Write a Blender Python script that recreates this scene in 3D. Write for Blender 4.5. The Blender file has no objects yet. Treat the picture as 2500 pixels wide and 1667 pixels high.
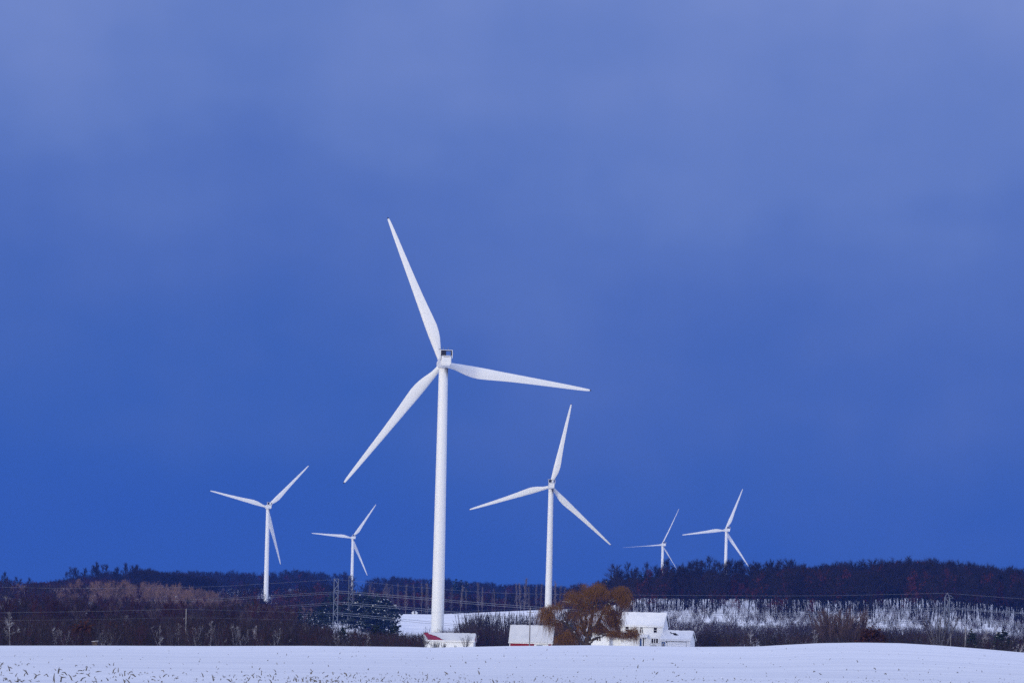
import bpy, math, random
import numpy as np
from mathutils import Vector, Matrix

random.seed(7)
rng = np.random.default_rng(11)
SC = bpy.context.scene
COL = SC.collection

# ----------------------------------------------------------------------------
# measuring: a pixel of the 2500 x 1667 photograph and a distance give a point
# ----------------------------------------------------------------------------
ROLL = math.radians(1.35)
CR, SR = math.cos(ROLL), math.sin(ROLL)
F = 2500 * 100 / 36.0
PX, PY, CZ = 1250.0, 1560.0, 2.0

def uv(x, y):
    dx, dy = x - PX, y - PY
    return dx * CR + dy * SR, dx * SR - dy * CR

def P(x, y, Y):
    u, v = uv(x, y)
    return np.array([u * Y / F, Y, CZ + v * Y / F])

# ----------------------------------------------------------------------------
# geometry and object helpers
# ----------------------------------------------------------------------------
class Geo:
    def __init__(self):
        self.v, self.f, self.n = [], [], 0
    def add(self, v, f, m=0):
        v = np.asarray(v, float).reshape(-1, 3)
        if not isinstance(f, np.ndarray):
            byl = {}
            for q in f: byl.setdefault(len(q), []).append(q)
            fs = [np.asarray(q, np.int64) for q in byl.values()]
        else: fs = [f.astype(np.int64)]
        self.v.append(v)
        for q in fs: self.f.append((q + self.n, m))
        self.n += len(v)
    def box(self, x0, x1, y0, y1, z0, z1, m=0):
        v = [(x0,y0,z0),(x1,y0,z0),(x1,y1,z0),(x0,y1,z0),(x0,y0,z1),(x1,y0,z1),(x1,y1,z1),(x0,y1,z1)]
        self.add(v, [(3,2,1,0),(4,5,6,7),(0,1,5,4),(1,2,6,5),(2,3,7,6),(3,0,4,7)], m)
    def tube(self, pts, rads, sides=4, m=0, cap=False):
        pts = np.asarray(pts, float); k = len(pts)
        rads = np.broadcast_to(np.asarray(rads, float), (k,))
        d = np.gradient(pts, axis=0)
        d /= np.linalg.norm(d, axis=1)[:, None] + 1e-9
        ref = np.array([0.0, 0.0, 1.0]) if abs(d[:, 2]).mean() < 0.8 else np.array([1.0, 0.0, 0.0])
        a = np.cross(d, ref); a /= np.linalg.norm(a, axis=1)[:, None] + 1e-9
        b = np.cross(d, a)
        t = np.arange(sides) * 2 * math.pi / sides
        v = pts[:, None, :] + rads[:, None, None] * (a[:, None, :] * np.cos(t)[None, :, None] + b[:, None, :] * np.sin(t)[None, :, None])
        i = np.arange(k - 1)[:, None] * sides; j = np.arange(sides)[None, :]; j2 = (j + 1) % sides
        f = np.stack([i + j, i + j2, i + sides + j2, i + sides + j], -1).reshape(-1, 4)
        n0 = self.n
        self.add(v.reshape(-1, 3), f, m)
        if cap:
            c = v.reshape(k, sides, 3)
            for ring, rev in ((c[0], False), (c[-1], True)):
                ctr = ring.mean(0)
                fv = np.vstack([ring, ctr])
                ff = [(q, (q + 1) % sides, sides) if rev else ((q + 1) % sides, q, sides) for q in range(sides)]
                self.add(fv, ff, m)
    def cones(self, base, tip, r, m=0):
        base = np.asarray(base, float); tip = np.asarray(tip, float); k = len(base)
        if k == 0: return
        r = np.broadcast_to(np.asarray(r, float), (k,))
        d = tip - base; d /= np.linalg.norm(d, axis=1)[:, None] + 1e-9
        ref = np.where(np.abs(d[:, 2:3]) < 0.8, np.array([[0, 0, 1.0]]), np.array([[1.0, 0, 0]]))
        a = np.cross(d, ref); a /= np.linalg.norm(a, axis=1)[:, None] + 1e-9
        b = np.cross(d, a)
        vs = []
        for q in range(3):
            t = q * 2 * math.pi / 3
            vs.append(base + r[:, None] * (a * math.cos(t) + b * math.sin(t)))
        v = np.stack(vs + [tip], 1).reshape(-1, 3)
        o = np.arange(k)[:, None] * 4
        f = np.concatenate([o + np.array([[0, 1, 3]]), o + np.array([[1, 2, 3]]), o + np.array([[2, 0, 3]])])
        self.add(v, f, m)
    def cards(self, c, size, rs, flat=0.0, m=0):
        c = np.asarray(c, float); k = len(c)
        if k == 0: return
        a = rs.normal(size=(k, 3)); b = rs.normal(size=(k, 3))
        a[:, 2] *= 1 - flat; b[:, 2] *= 1 - flat
        a /= np.linalg.norm(a, axis=1)[:, None]
        b -= (a * b).sum(1)[:, None] * a; b /= np.linalg.norm(b, axis=1)[:, None] + 1e-9
        s = np.broadcast_to(np.asarray(size, float), (k,))[:, None]
        a *= s * .5; b *= s * .5 * rs.uniform(.5, 1.0, (k, 1))
        v = np.stack([c - a - b * .6, c + a * .9 - b, c + a + b * .7, c - a * .7 + b], 1).reshape(-1, 3)
        self.add(v, np.arange(k)[:, None] * 4 + np.array([[0, 1, 2, 3]]), m)
    def arrays(self):
        v = np.concatenate(self.v)
        return v, self.f
    def build(self, name, mats, parent=None, smooth=False):
        me = bpy.data.meshes.new(name)
        v = np.concatenate(self.v)
        me.vertices.add(len(v)); me.vertices.foreach_set('co', v.ravel())
        lv = np.concatenate([f.ravel() for f, m in self.f])
        tot = np.concatenate([np.full(len(f), f.shape[1], np.int64) for f, m in self.f])
        mi = np.concatenate([np.full(len(f), m, np.int64) for f, m in self.f])
        me.loops.add(len(lv)); me.loops.foreach_set('vertex_index', lv.astype(np.int32))
        me.polygons.add(len(tot))
        me.polygons.foreach_set('loop_start', np.concatenate([[0], np.cumsum(tot)[:-1]]).astype(np.int32))
        me.polygons.foreach_set('material_index', mi.astype(np.int32))
        me.polygons.foreach_set('use_smooth', np.full(len(tot), smooth))
        for m in (mats if isinstance(mats, (list, tuple)) else [mats]):
            me.materials.append(m)
        me.update(calc_edges=True)
        me.validate()
        o = bpy.data.objects.new(name, me); COL.objects.link(o)
        if parent is not None: o.parent = parent
        return o

def tag(o, label=None, cat=None, group=None, kind=None):
    if label: o['label'] = label
    if cat: o['category'] = cat
    if group: o['group'] = group
    if kind: o['kind'] = kind
    return o

def empty(name, loc, rz=0.0):
    o = bpy.data.objects.new(name, None); COL.objects.link(o)
    o.location = [float(q) for q in loc]; o.rotation_euler = (0, 0, rz)
    o.empty_display_size = 0.5
    return o

def copy_tree(root):
    r = root.copy(); COL.objects.link(r)
    for k in ('label', 'category', 'group'):
        if k in r: del r[k]
    for ch in KIDS[root.name]:
        c = ch.copy(); COL.objects.link(c); c.parent = r
    return r
KIDS = {}

def curve_through(pts, n=8):
    pts = np.asarray(pts, float)
    q = np.vstack([2 * pts[0] - pts[1], pts, 2 * pts[-1] - pts[-2]])
    out = []
    for i in range(1, len(q) - 2):
        for t in np.linspace(0, 1, n, endpoint=False):
            a, b, c, d = q[i - 1], q[i], q[i + 1], q[i + 2]
            out.append(0.5 * (2 * b + (c - a) * t + (2 * a - 5 * b + 4 * c - d) * t * t + (3 * b - a - 3 * c + d) * t ** 3))
    out.append(pts[-1])
    return np.array(out)

# ----------------------------------------------------------------------------
# materials
# ----------------------------------------------------------------------------
def newmat(name, rough=0.8):
    m = bpy.data.materials.new(name); m.use_nodes = True
    nt = m.node_tree
    b = nt.nodes['Principled BSDF']
    b.inputs['Roughness'].default_value = rough
    b.inputs['Specular IOR Level'].default_value = 0.25
    return m, nt, b

def lum(c, k): return tuple(min(1, q * k) for q in c[:3]) + (1,)

def mat_plain(name, c, rough=0.7, var=0.12, scale=0.6, bump=0.0, bscale=8.0, spec=0.25):
    m, nt, b = newmat(name, rough)
    b.inputs['Specular IOR Level'].default_value = spec
    tc = nt.nodes.new('ShaderNodeTexCoord')
    nz = nt.nodes.new('ShaderNodeTexNoise'); nz.inputs['Scale'].default_value = scale; nz.inputs['Detail'].default_value = 5
    nt.links.new(tc.outputs['Object'], nz.inputs['Vector'])
    rp = nt.nodes.new('ShaderNodeValToRGB')
    rp.color_ramp.elements[0].position = .3; rp.color_ramp.elements[1].position = .7
    rp.color_ramp.elements[0].color = lum(c, 1 - var); rp.color_ramp.elements[1].color = lum(c, 1 + var)
    nt.links.new(nz.outputs['Fac'], rp.inputs['Fac'])
    nt.links.new(rp.outputs['Color'], b.inputs['Base Color'])
    if bump:
        n2 = nt.nodes.new('ShaderNodeTexNoise'); n2.inputs['Scale'].default_value = bscale; n2.inputs['Detail'].default_value = 4
        nt.links.new(tc.outputs['Object'], n2.inputs['Vector'])
        bp = nt.nodes.new('ShaderNodeBump'); bp.inputs['Strength'].default_value = bump; bp.inputs['Distance'].default_value = .1
        nt.links.new(n2.outputs['Fac'], bp.inputs['Height']); nt.links.new(bp.outputs['Normal'], b.inputs['Normal'])
    return m

def mat_plant(name, c, snow=0.0, var=.35):
    """bark, twigs, needles: colour varies from plant to plant and along the wood; snow lies on upward faces"""
    m, nt, b = newmat(name, .9)
    L = nt.links.new
    geo = nt.nodes.new('ShaderNodeNewGeometry')
    nz = nt.nodes.new('ShaderNodeTexNoise'); nz.inputs['Scale'].default_value = .09; nz.inputs['Detail'].default_value = 3
    L(geo.outputs['Position'], nz.inputs['Vector'])
    oi = nt.nodes.new('ShaderNodeObjectInfo')
    ad = nt.nodes.new('ShaderNodeMath'); ad.operation = 'MULTIPLY_ADD'
    L(oi.outputs['Random'], ad.inputs[0]); ad.inputs[1].default_value = .5
    L(nz.outputs['Fac'], ad.inputs[2])
    mr = nt.nodes.new('ShaderNodeMapRange')
    mr.inputs['From Min'].default_value = .4; mr.inputs['From Max'].default_value = 1.1
    mr.inputs['To Min'].default_value = 1 - var; mr.inputs['To Max'].default_value = 1 + var
    L(ad.outputs[0], mr.inputs['Value'])
    mx = nt.nodes.new('ShaderNodeVectorMath'); mx.operation = 'SCALE'
    mx.inputs[0].default_value = c[:3]
    L(mr.outputs['Result'], mx.inputs['Scale'])
    col = mx.outputs['Vector']
    if snow:
        sx = nt.nodes.new('ShaderNodeSeparateXYZ'); L(geo.outputs['Normal'], sx.inputs[0])
        n2 = nt.nodes.new('ShaderNodeTexNoise'); n2.inputs['Scale'].default_value = .8; n2.inputs['Detail'].default_value = 3
        L(geo.outputs['Position'], n2.inputs['Vector'])
        s = nt.nodes.new('ShaderNodeMath'); s.operation = 'MULTIPLY_ADD'; s.inputs[1].default_value = 1.6
        L(n2.outputs['Fac'], s.inputs[0]); L(sx.outputs['Z'], s.inputs[2])
        r2 = nt.nodes.new('ShaderNodeMapRange')
        r2.inputs['From Min'].default_value = 1.62 - snow; r2.inputs['From Max'].default_value = 1.75 - snow
        L(s.outputs[0], r2.inputs['Value'])
        mm = nt.nodes.new('ShaderNodeMix'); mm.data_type = 'RGBA'
        L(r2.outputs['Result'], mm.inputs['Factor'])
        L(col, mm.inputs['A']); mm.inputs['B'].default_value = (.8, .82, .86, 1)
        col = mm.outputs['Result']
    L(col, b.inputs['Base Color'])
    return m

def mat_snow(name, field=False, tone=1.0):
    m, nt, b = newmat(name, .7)
    L = nt.links.new
    geo = nt.nodes.new('ShaderNodeNewGeometry')
    mp = nt.nodes.new('ShaderNodeMapping'); mp.vector_type = 'POINT'
    mp.inputs['Scale'].default_value = (.045, .11, .1) if field else (.3, .3, .3)
    mp.inputs['Rotation'].default_value = (0, 0, math.radians(-6))
    L(geo.outputs['Position'], mp.inputs['Vector'])
    nz = nt.nodes.new('ShaderNodeTexNoise'); nz.inputs['Scale'].default_value = 1.0; nz.inputs['Detail'].default_value = 6; nz.inputs['Roughness'].default_value = .6
    L(mp.outputs[0], nz.inputs['Vector'])
    rp = nt.nodes.new('ShaderNodeValToRGB')
    rp.color_ramp.elements[0].position = .33; rp.color_ramp.elements[1].position = .62
    rp.color_ramp.elements[0].color = (.78 * tone, .79 * tone, .825 * tone, 1); rp.color_ramp.elements[1].color = (.9 * tone, .905 * tone, .92 * tone, 1)
    L(nz.outputs['Fac'], rp.inputs['Fac'])
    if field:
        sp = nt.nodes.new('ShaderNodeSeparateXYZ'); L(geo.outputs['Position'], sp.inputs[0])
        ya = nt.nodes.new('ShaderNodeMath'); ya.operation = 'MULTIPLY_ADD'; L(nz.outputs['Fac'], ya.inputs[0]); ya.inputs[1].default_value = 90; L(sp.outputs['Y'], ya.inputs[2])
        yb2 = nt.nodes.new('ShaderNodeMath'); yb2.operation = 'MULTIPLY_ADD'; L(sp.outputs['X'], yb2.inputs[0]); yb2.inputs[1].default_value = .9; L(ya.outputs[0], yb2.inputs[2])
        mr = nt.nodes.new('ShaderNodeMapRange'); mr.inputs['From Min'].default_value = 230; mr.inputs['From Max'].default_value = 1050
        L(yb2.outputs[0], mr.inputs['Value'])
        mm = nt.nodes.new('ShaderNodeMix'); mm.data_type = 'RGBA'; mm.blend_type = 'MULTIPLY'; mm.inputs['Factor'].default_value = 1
        r3 = nt.nodes.new('ShaderNodeValToRGB'); r3.color_ramp.elements[0].color = (.80, .81, .84, 1); r3.color_ramp.elements[1].color = (1.05, 1.045, 1.04, 1); e3 = r3.color_ramp.elements.new(.2); e3.color = (.89, .895, .92, 1)  # sunlit slope tone put into the colour: near field darker, far hill lighter
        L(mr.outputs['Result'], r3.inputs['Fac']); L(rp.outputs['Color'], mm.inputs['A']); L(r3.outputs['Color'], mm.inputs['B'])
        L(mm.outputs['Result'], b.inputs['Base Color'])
    else:
        L(rp.outputs['Color'], b.inputs['Base Color'])
    # wind ripples and old rows under the snow
    m2 = nt.nodes.new('ShaderNodeMapping'); m2.inputs['Scale'].default_value = (.25, 1.4, 1) if field else (3, 3, 3)
    m2.inputs['Rotation'].default_value = (0, 0, math.radians(-6))
    L(geo.outputs['Position'], m2.inputs['Vector'])
    n2 = nt.nodes.new('ShaderNodeTexNoise'); n2.inputs['Scale'].default_value = 1.0; n2.inputs['Detail'].default_value = 5; n2.inputs['Roughness'].default_value = .65
    L(m2.outputs[0], n2.inputs['Vector'])
    bp = nt.nodes.new('ShaderNodeBump'); bp.inputs['Strength'].default_value = 1.0 if field else .3; bp.inputs['Distance'].default_value = .16
    L(n2.outputs['Fac'], bp.inputs['Height']); L(bp.outputs['Normal'], b.inputs['Normal'])
    return m

M = {}
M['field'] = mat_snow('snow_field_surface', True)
M['thin_snow'] = mat_snow('thin_wind_packed_snow', tone=.70)
M['snow'] = mat_snow('settled_snow', tone=.86)
M['bark'] = mat_plant('dark_bark', (.013, .010, .013), snow=-.3)
M['trunk_far'] = mat_plant('dark_trunk_bark', (.008, .008, .013), snow=-.6)
M['twig'] = mat_plant('grey_brown_twigs', (.013, .010, .015), snow=-.5)
M['twig_red'] = mat_plant('reddish_brown_twigs', (.032, .009, .013), snow=-.5)
M['twig_tan'] = mat_plant('tan_twigs', (.165, .100, .080), snow=-.1)
M['twig_dark'] = mat_plant('dark_purple_brown_twigs', (.009, .006, .009), snow=-.5)
M['twig_brown'] = mat_plant('grey_brown_brush_twigs', (.026, .016, .018), snow=-.4)
M['bush_tan_twig'] = mat_plant('brown_tan_bush_twigs', (.070, .046, .048), snow=-.1)
M['twig_grey'] = mat_plant('grey_twigs', (.042, .036, .042), snow=.05)
M['twig_snowy'] = mat_plant('snow_laden_twigs', (.06, .055, .075), snow=.62)
M['pale'] = mat_plant('pale_birch_bark', (.36, .35, .37), snow=.25)
M['pale_twig'] = mat_plant('pale_grey_twigs', (.20, .185, .20), snow=.22)
M['poplar'] = mat_plant('pale_poplar_bark', (.125, .105, .11), snow=-.2)
M['leaf_red'] = mat_plant('dry_red_brown_leaves', (.085, .018, .016))
M['leaf_rust'] = mat_plant('dry_rust_leaves', (.045, .014, .006))
M['needle'] = mat_plant('dark_pine_needles', (.007, .014, .012))
M['needle2'] = mat_plant('green_pine_needles', (.020, .034, .026))
M['leafsnow'] = mat_plant('snow_on_boughs', (.62, .64, .68), var=.1)
M['willow_bark'] = mat_plant('willow_bark', (.040, .028, .018), snow=.22)
M['willow_twig'] = mat_plant('golden_brown_willow_twigs', (.140, .064, .011), var=.45)
M['white_paint'] = mat_plain('white_turbine_paint', (.72, .735, .74), .45, var=.02, scale=.15)
M['dark'] = mat_plain('black_metal', (.012, .013, .016), .5, var=.2)
M['greymetal'] = mat_plain('grey_metal', (.22, .23, .25), .5)
M['steel'] = mat_plain('galvanised_steel', (.15, .17, .21), .5, var=.15, scale=.5)
M['steel_dark'] = mat_plain('weathered_dark_steel', (.10, .11, .13), .6, var=.3, scale=.3)
M['wire'] = mat_plain('frosted_wire', (.20, .22, .26), .5)
M['wood'] = mat_plain('grey_pole_wood', (.19, .18, .185), .9, var=.25, scale=2.0)
M['siding'] = mat_plain('white_siding', (.78, .785, .79), .6, var=.03, bump=.05)
M['trim'] = mat_plain('white_trim', (.78, .78, .78), .5, var=.02)
M['glass'] = mat_plain('dark_window_glass', (.006, .007, .010), .12, var=.1, spec=.5)
M['blue'] = mat_plain('blue_door_paint', (.02, .075, .22), .5, var=.1)
M['shingle'] = mat_plain('dark_shingles', (.012, .012, .014), .9, var=.3, scale=3)
M['redwood'] = mat_plain('barn_red_boards', (.24, .008, .014), .7, var=.2, scale=1.5)
M['darkred'] = mat_plain('dark_red_boards', (.075, .012, .010), .8, var=.25, scale=1.5)
M['redmetal'] = mat_plain('magenta_red_roof_metal', (.26, .012, .040), .5, var=.08)
M['brownwood'] = mat_plain('brown_gable_boards', (.055, .032, .016), .9, var=.3, scale=1.5)
M['tanwood'] = mat_plain('tan_plywood', (.11, .078, .055), .8, var=.15, scale=2)
M['stalk'] = mat_plain('weathered_corn_stalk', (.10, .088, .078), .9, var=.4, scale=.8)
M['car_white'] = mat_plain('white_car_paint', (.62, .63, .64), .3, var=.02, spec=.5)
M['rubber'] = mat_plain('tyre_rubber', (.02, .02, .02), .9)
M['navy'] = mat_plain('dark_blue_paint', (.03, .03, .065), .5, var=.2)

# tower paint: white with an oil stain running down from the nacelle
def mat_tower(name, H):
    m, nt, b = newmat(name, .45); L = nt.links.new
    tc = nt.nodes.new('ShaderNodeTexCoord')
    sx = nt.nodes.new('ShaderNodeSeparateXYZ'); L(tc.outputs['Object'], sx.inputs[0])
    mp = nt.nodes.new('ShaderNodeMapping'); mp.inputs['Scale'].default_value = (2.2, 2.2, .35); L(tc.outputs['Object'], mp.inputs['Vector'])
    nz = nt.nodes.new('ShaderNodeTexNoise'); nz.inputs['Scale'].default_value = 1.; nz.inputs['Detail'].default_value = 6; L(mp.outputs[0], nz.inputs['Vector'])
    a = nt.nodes.new('ShaderNodeMapRange'); a.inputs['From Min'].default_value = H - 6.5; a.inputs['From Max'].default_value = H - 2.0
    L(sx.outputs['Z'], a.inputs['Value'])
    # right hand side carries the stain
    s = nt.nodes.new('ShaderNodeMapRange'); s.inputs['From Min'].default_value = -.9; s.inputs['From Max'].default_value = 1.2; L(sx.outputs['X'], s.inputs['Value'])
    p = nt.nodes.new('ShaderNodeMath'); p.operation = 'MULTIPLY'; L(a.outputs[0], p.inputs[0]); L(s.outputs[0], p.inputs[1])
    q = nt.nodes.new('ShaderNodeMath'); q.operation = 'MULTIPLY_ADD'; L(nz.outputs['Fac'], q.inputs[0]); q.inputs[1].default_value = .9; L(p.outputs[0], q.inputs[2])
    r = nt.nodes.new('ShaderNodeMapRange'); r.inputs['From Min'].default_value = .78; r.inputs['From Max'].default_value = 1.25; L(q.outputs[0], r.inputs['Value'])
    # faint general weathering
    n2 = nt.nodes.new('ShaderNodeTexNoise'); n2.inputs['Scale'].default_value = .25; n2.inputs['Detail'].default_value = 5; L(mp.outputs[0], n2.inputs['Vector'])
    rp = nt.nodes.new('ShaderNodeValToRGB'); rp.color_ramp.elements[0].color = (.69, .70, .705, 1); rp.color_ramp.elements[1].color = (.755, .765, .765, 1)
    L(n2.outputs['Fac'], rp.inputs['Fac'])
    mm = nt.nodes.new('ShaderNodeMix'); mm.data_type = 'RGBA'
    L(r.outputs['Result'], mm.inputs['Factor']); L(rp.outputs['Color'], mm.inputs['A']); mm.inputs['B'].default_value = (.05, .045, .045, 1)
    L(mm.outputs['Result'], b.inputs['Base Color'])
    return m

# ----------------------------------------------------------------------------
# the ground: one sheet from behind the camera to the horizon
# ----------------------------------------------------------------------------
XK = np.array([-900, 0, 250, 500, 750, 865, 1000, 1250, 1400, 1500, 1750, 2000, 2100, 2250, 2400, 2500, 3200.])
crest_x = [-900, 0, 250, 500, 750, 1000, 1060, 1240, 1450, 1560, 1700, 1850, 1900, 2000, 2100, 2200, 2300, 2400, 2500, 3200]
crest_y = [1573, 1575, 1575, 1576, 1575.5, 1578, 1580, 1576, 1574, 1576, 1578, 1577, 1574, 1569, 1567.5, 1569, 1575, 1583, 1592, 1640]
YC = 420.0
XF = np.array(sorted(set(list(XK) + crest_x)), float)
def row(xs, zs): return np.interp(XF, xs, zs)
crest_z = np.array([P(x, np.interp(x, crest_x, crest_y), YC)[2] for x in XF])
KN = [
    (-400, np.zeros(len(XF))), (60, np.zeros(len(XF))),
    (130, np.interp(XF, [0, 1250, 2500], [-.05, .05, .25])),
    (260, .42 * crest_z + np.interp(XF, [0, 1250, 2500], [-.05, 0, .1])),
    (YC, crest_z),
    (480, crest_z - 1.0),
    (560, row([0, 800, 1250, 1750, 2100, 2500], [-3.2, -3.0, -.7, -.3, .8, -.6])),
    (740, row([0, 800, 1030, 1240, 1700, 2100, 2500], [-4.2, -3.6, -1.4, -.8, -.8, .5, -.5])),
    (930, row([0, 800, 1250, 1500, 2000, 2500], [-4.6, -4.2, -3.4, -1, 1, 0])),
    (1300, row([0, 500, 750, 1000, 1250, 1500, 1750, 2000, 2250, 2500], [4, 3, 1, -1, 0, 5.5, 8.5, 8.5, 8, 6.5])),
    (1500, row([0, 300, 600, 850, 930, 1000, 1250, 1400, 1550, 1750, 2000, 2250, 2500], [12.8, 15.6, 9.6, 9, 5, .5, 2, 11, 21, 22, 22.5, 23.5, 19])),
    (1600, row([0, 300, 600, 850, 930, 1000, 1250, 1400, 1500, 1550, 1700, 1800, 1900, 2000, 2080, 2140, 2200, 2280, 2340, 2400, 2500],
               [17, 20, 12, 11, 8, 3.0, 4.5, 13, 23, 27, 27.3, 28.2, 28.6, 28.2, 28.3, 28.6, 31.0, 30.5, 29.3, 28.8, 26.5])),
    (1670, row([0, 300, 600, 940, 1124, 1250, 1400, 1550, 2000, 2500], [20, 23, 13, 7.5, 7.5, 10, 16, 26, 27.5, 26])),
    (1780, row([0, 300, 600, 940, 1020, 1124, 1157, 1278, 1400, 1550, 2000, 2500], [24, 27, 14, 16.3, 17.0, 16.9, 17.9, 20.4, 22.1, 27, 28.5, 27])),
    (1900, row([0, 300, 600, 940, 1250, 1400, 1550, 2000, 2500], [26, 31, 14, 13, 16, 19, 28, 29.5, 28])),
    (2020, row([0, 100, 150, 250, 370, 500, 750, 1000, 1500, 2000, 2500], [25, 29, 33, 34, 34, 22, 15, 13, 20, 28, 27])),
    (2400, row([0, 250, 500, 700, 1000, 1500, 2500], [20, 22, 15, 13, 14, 20, 25])),
    (2800, row([0, 250, 400, 700, 830, 865, 900, 1000, 1150, 1300, 1400, 1500, 2500], [34, 40, 45.5, 49, 43.5, 35, 43, 44.8, 42.6, 40.8, 37, 32, 26])),
    (3050, row([0, 1250, 2500], [30, 30, 28])), (3600, row([0, 2500], [26, 30])), (4300, row([0, 2500], [10, 10])),
]
KY = np.array([k[0] for k in KN], float); KZ = np.array([k[1] for k in KN])
def ground(X, Y):
    X = np.atleast_1d(np.asarray(X, float)); Y = np.atleast_1d(np.asarray(Y, float))
    ux = X / np.maximum(Y, 90.) * F + PX
    fx = np.clip(ux, XF[0], XF[-1])
    ix = np.clip(np.searchsorted(XF, fx) - 1, 0, len(XF) - 2); tx = (fx - XF[ix]) / (XF[ix + 1] - XF[ix])
    fy = np.clip(Y, KY[0], KY[-1])
    iy = np.clip(np.searchsorted(KY, fy) - 1, 0, len(KY) - 2); ty = (fy - KY[iy]) / (KY[iy + 1] - KY[iy])
    a = KZ[iy, ix] * (1 - tx) + KZ[iy, ix + 1] * tx
    b = KZ[iy + 1, ix] * (1 - tx) + KZ[iy + 1, ix + 1] * tx
    z = a * (1 - ty) + b * ty
    # small undulation
    z = z + .05 * np.sin(X * .11 + Y * .05) * np.clip((Y - 80) / 100, 0, 1) * (Y < 400) + .25 * np.sin(X * .05 + 1.3) * np.sin(Y * .043) * np.clip((Y - 600) / 300, 0, 1)
    return z
def gz(X, Y): return float(ground(X, Y)[0])

rows_y = np.concatenate([np.linspace(-300, 40, 18), np.arange(50, 480, 3.0), np.arange(480, 3100, 12.0), np.linspace(3150, 4200, 14)])
sx = np.linspace(-1, 1, 301); sx = np.sign(sx) * np.abs(sx) ** 1.25
GX = sx[None, :] * (np.maximum(rows_y, 0) * .38 + 90)[:, None]
GY = np.repeat(rows_y[:, None], len(sx), 1)
GZ = ground(GX.ravel(), GY.ravel()).reshape(GX.shape)
g = Geo()
nr, nc = GX.shape
i = np.arange(nr - 1)[:, None] * nc; j = np.arange(nc - 1)[None, :]
g.add(np.stack([GX, GY, GZ], -1).reshape(-1, 3), np.stack([i + j, i + j + 1, i + nc + j + 1, i + nc + j], -1).reshape(-1, 4))
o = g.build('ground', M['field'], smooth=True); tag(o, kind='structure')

def px_ground(x, y, Y0=70, Y1=YC):
    Ys = np.linspace(Y0, Y1, 500)
    u, v = uv(x, y)
    zr = CZ + v * Ys / F
    zg = ground(u * Ys / F, Ys)
    k = np.argmax(zr <= zg)
    if zr[k] > zg[k]: return None
    return np.array([u * Ys[k] / F, Ys[k], zg[k]])

# corn stubble poking through the snow
g = Geo()
def yb(x): return np.interp(x, [0, 260, 520, 700, 1000, 1500, 2500], [1613, 1622, 1637, 1640, 1643, 1649, 1655])
nst = 0
def stalk(p, L, w, leaf):
    az = random.uniform(0, 6.283)
    tilt = random.uniform(.1, 1.35)
    d = np.array([math.cos(az) * math.sin(tilt), math.sin(az) * math.sin(tilt) * .6, math.cos(tilt)])
    a = p - np.array([0, 0, .04]); b = a + d * L * .6
    bend = d + np.array([math.cos(az) * .9, 0, random.uniform(-1.6, .1)]) * (1 if leaf else .25)
    bend /= np.linalg.norm(bend)
    c = b + bend * L * .45
    g.tube([a, (a + b) / 2, b, c], [w, w, w * .9, w * .35], 3)
for k in range(24000):
    x = random.uniform(-300, 2800) if k % 5 < 2 else random.uniform(700, 2700)
    y = random.uniform(1608, 1668)
    t = (y - yb(x)) / 22.0
    left = float(np.interp(x, [0, 520, 900, 2500], [1.0, .75, .42, .25]))
    if t < 0: continue
    clump = .5 + .5 * math.sin(x * .021 + y * .35) * math.sin(x * .0063 - y * .21 + 1)
    pr = (.10 + .34 * min(t, 1)) * (.45 + .6 * clump) * float(np.interp(x, [0, 520, 900, 2500], [.58, .58, .85, .9]))
    if t < .08: pr *= 1.6
    if random.random() > pr: continue
    p = px_ground(x, y)
    if p is None: continue
    s = float(np.interp(x, [0, 520, 1000, 2500], [.72, .55, .34, .28])) * random.choice([random.uniform(.3, .7), random.uniform(.3, .7), random.uniform(.6, 1.25)])
    stalk(p, .44 * s, .026 * s + .012, random.random() < .6)
for k in range(520):
    x = random.uniform(-300, 2800)
    y = random.uniform(1576, 1650)
    p = px_ground(x, y)
    if p is None or p[1] > 405: continue
    s = random.uniform(.25, .6) * (1 if random.random() < .85 else 1.7)
    stalk(p, .28 * s, .03 * s + .012, random.random() < .5)
o = g.build('corn_stubble', M['stalk'])
tag(o, 'broken grey brown corn stubble poking through the snow along the bottom edge', 'stubble', kind='stuff')

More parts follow.
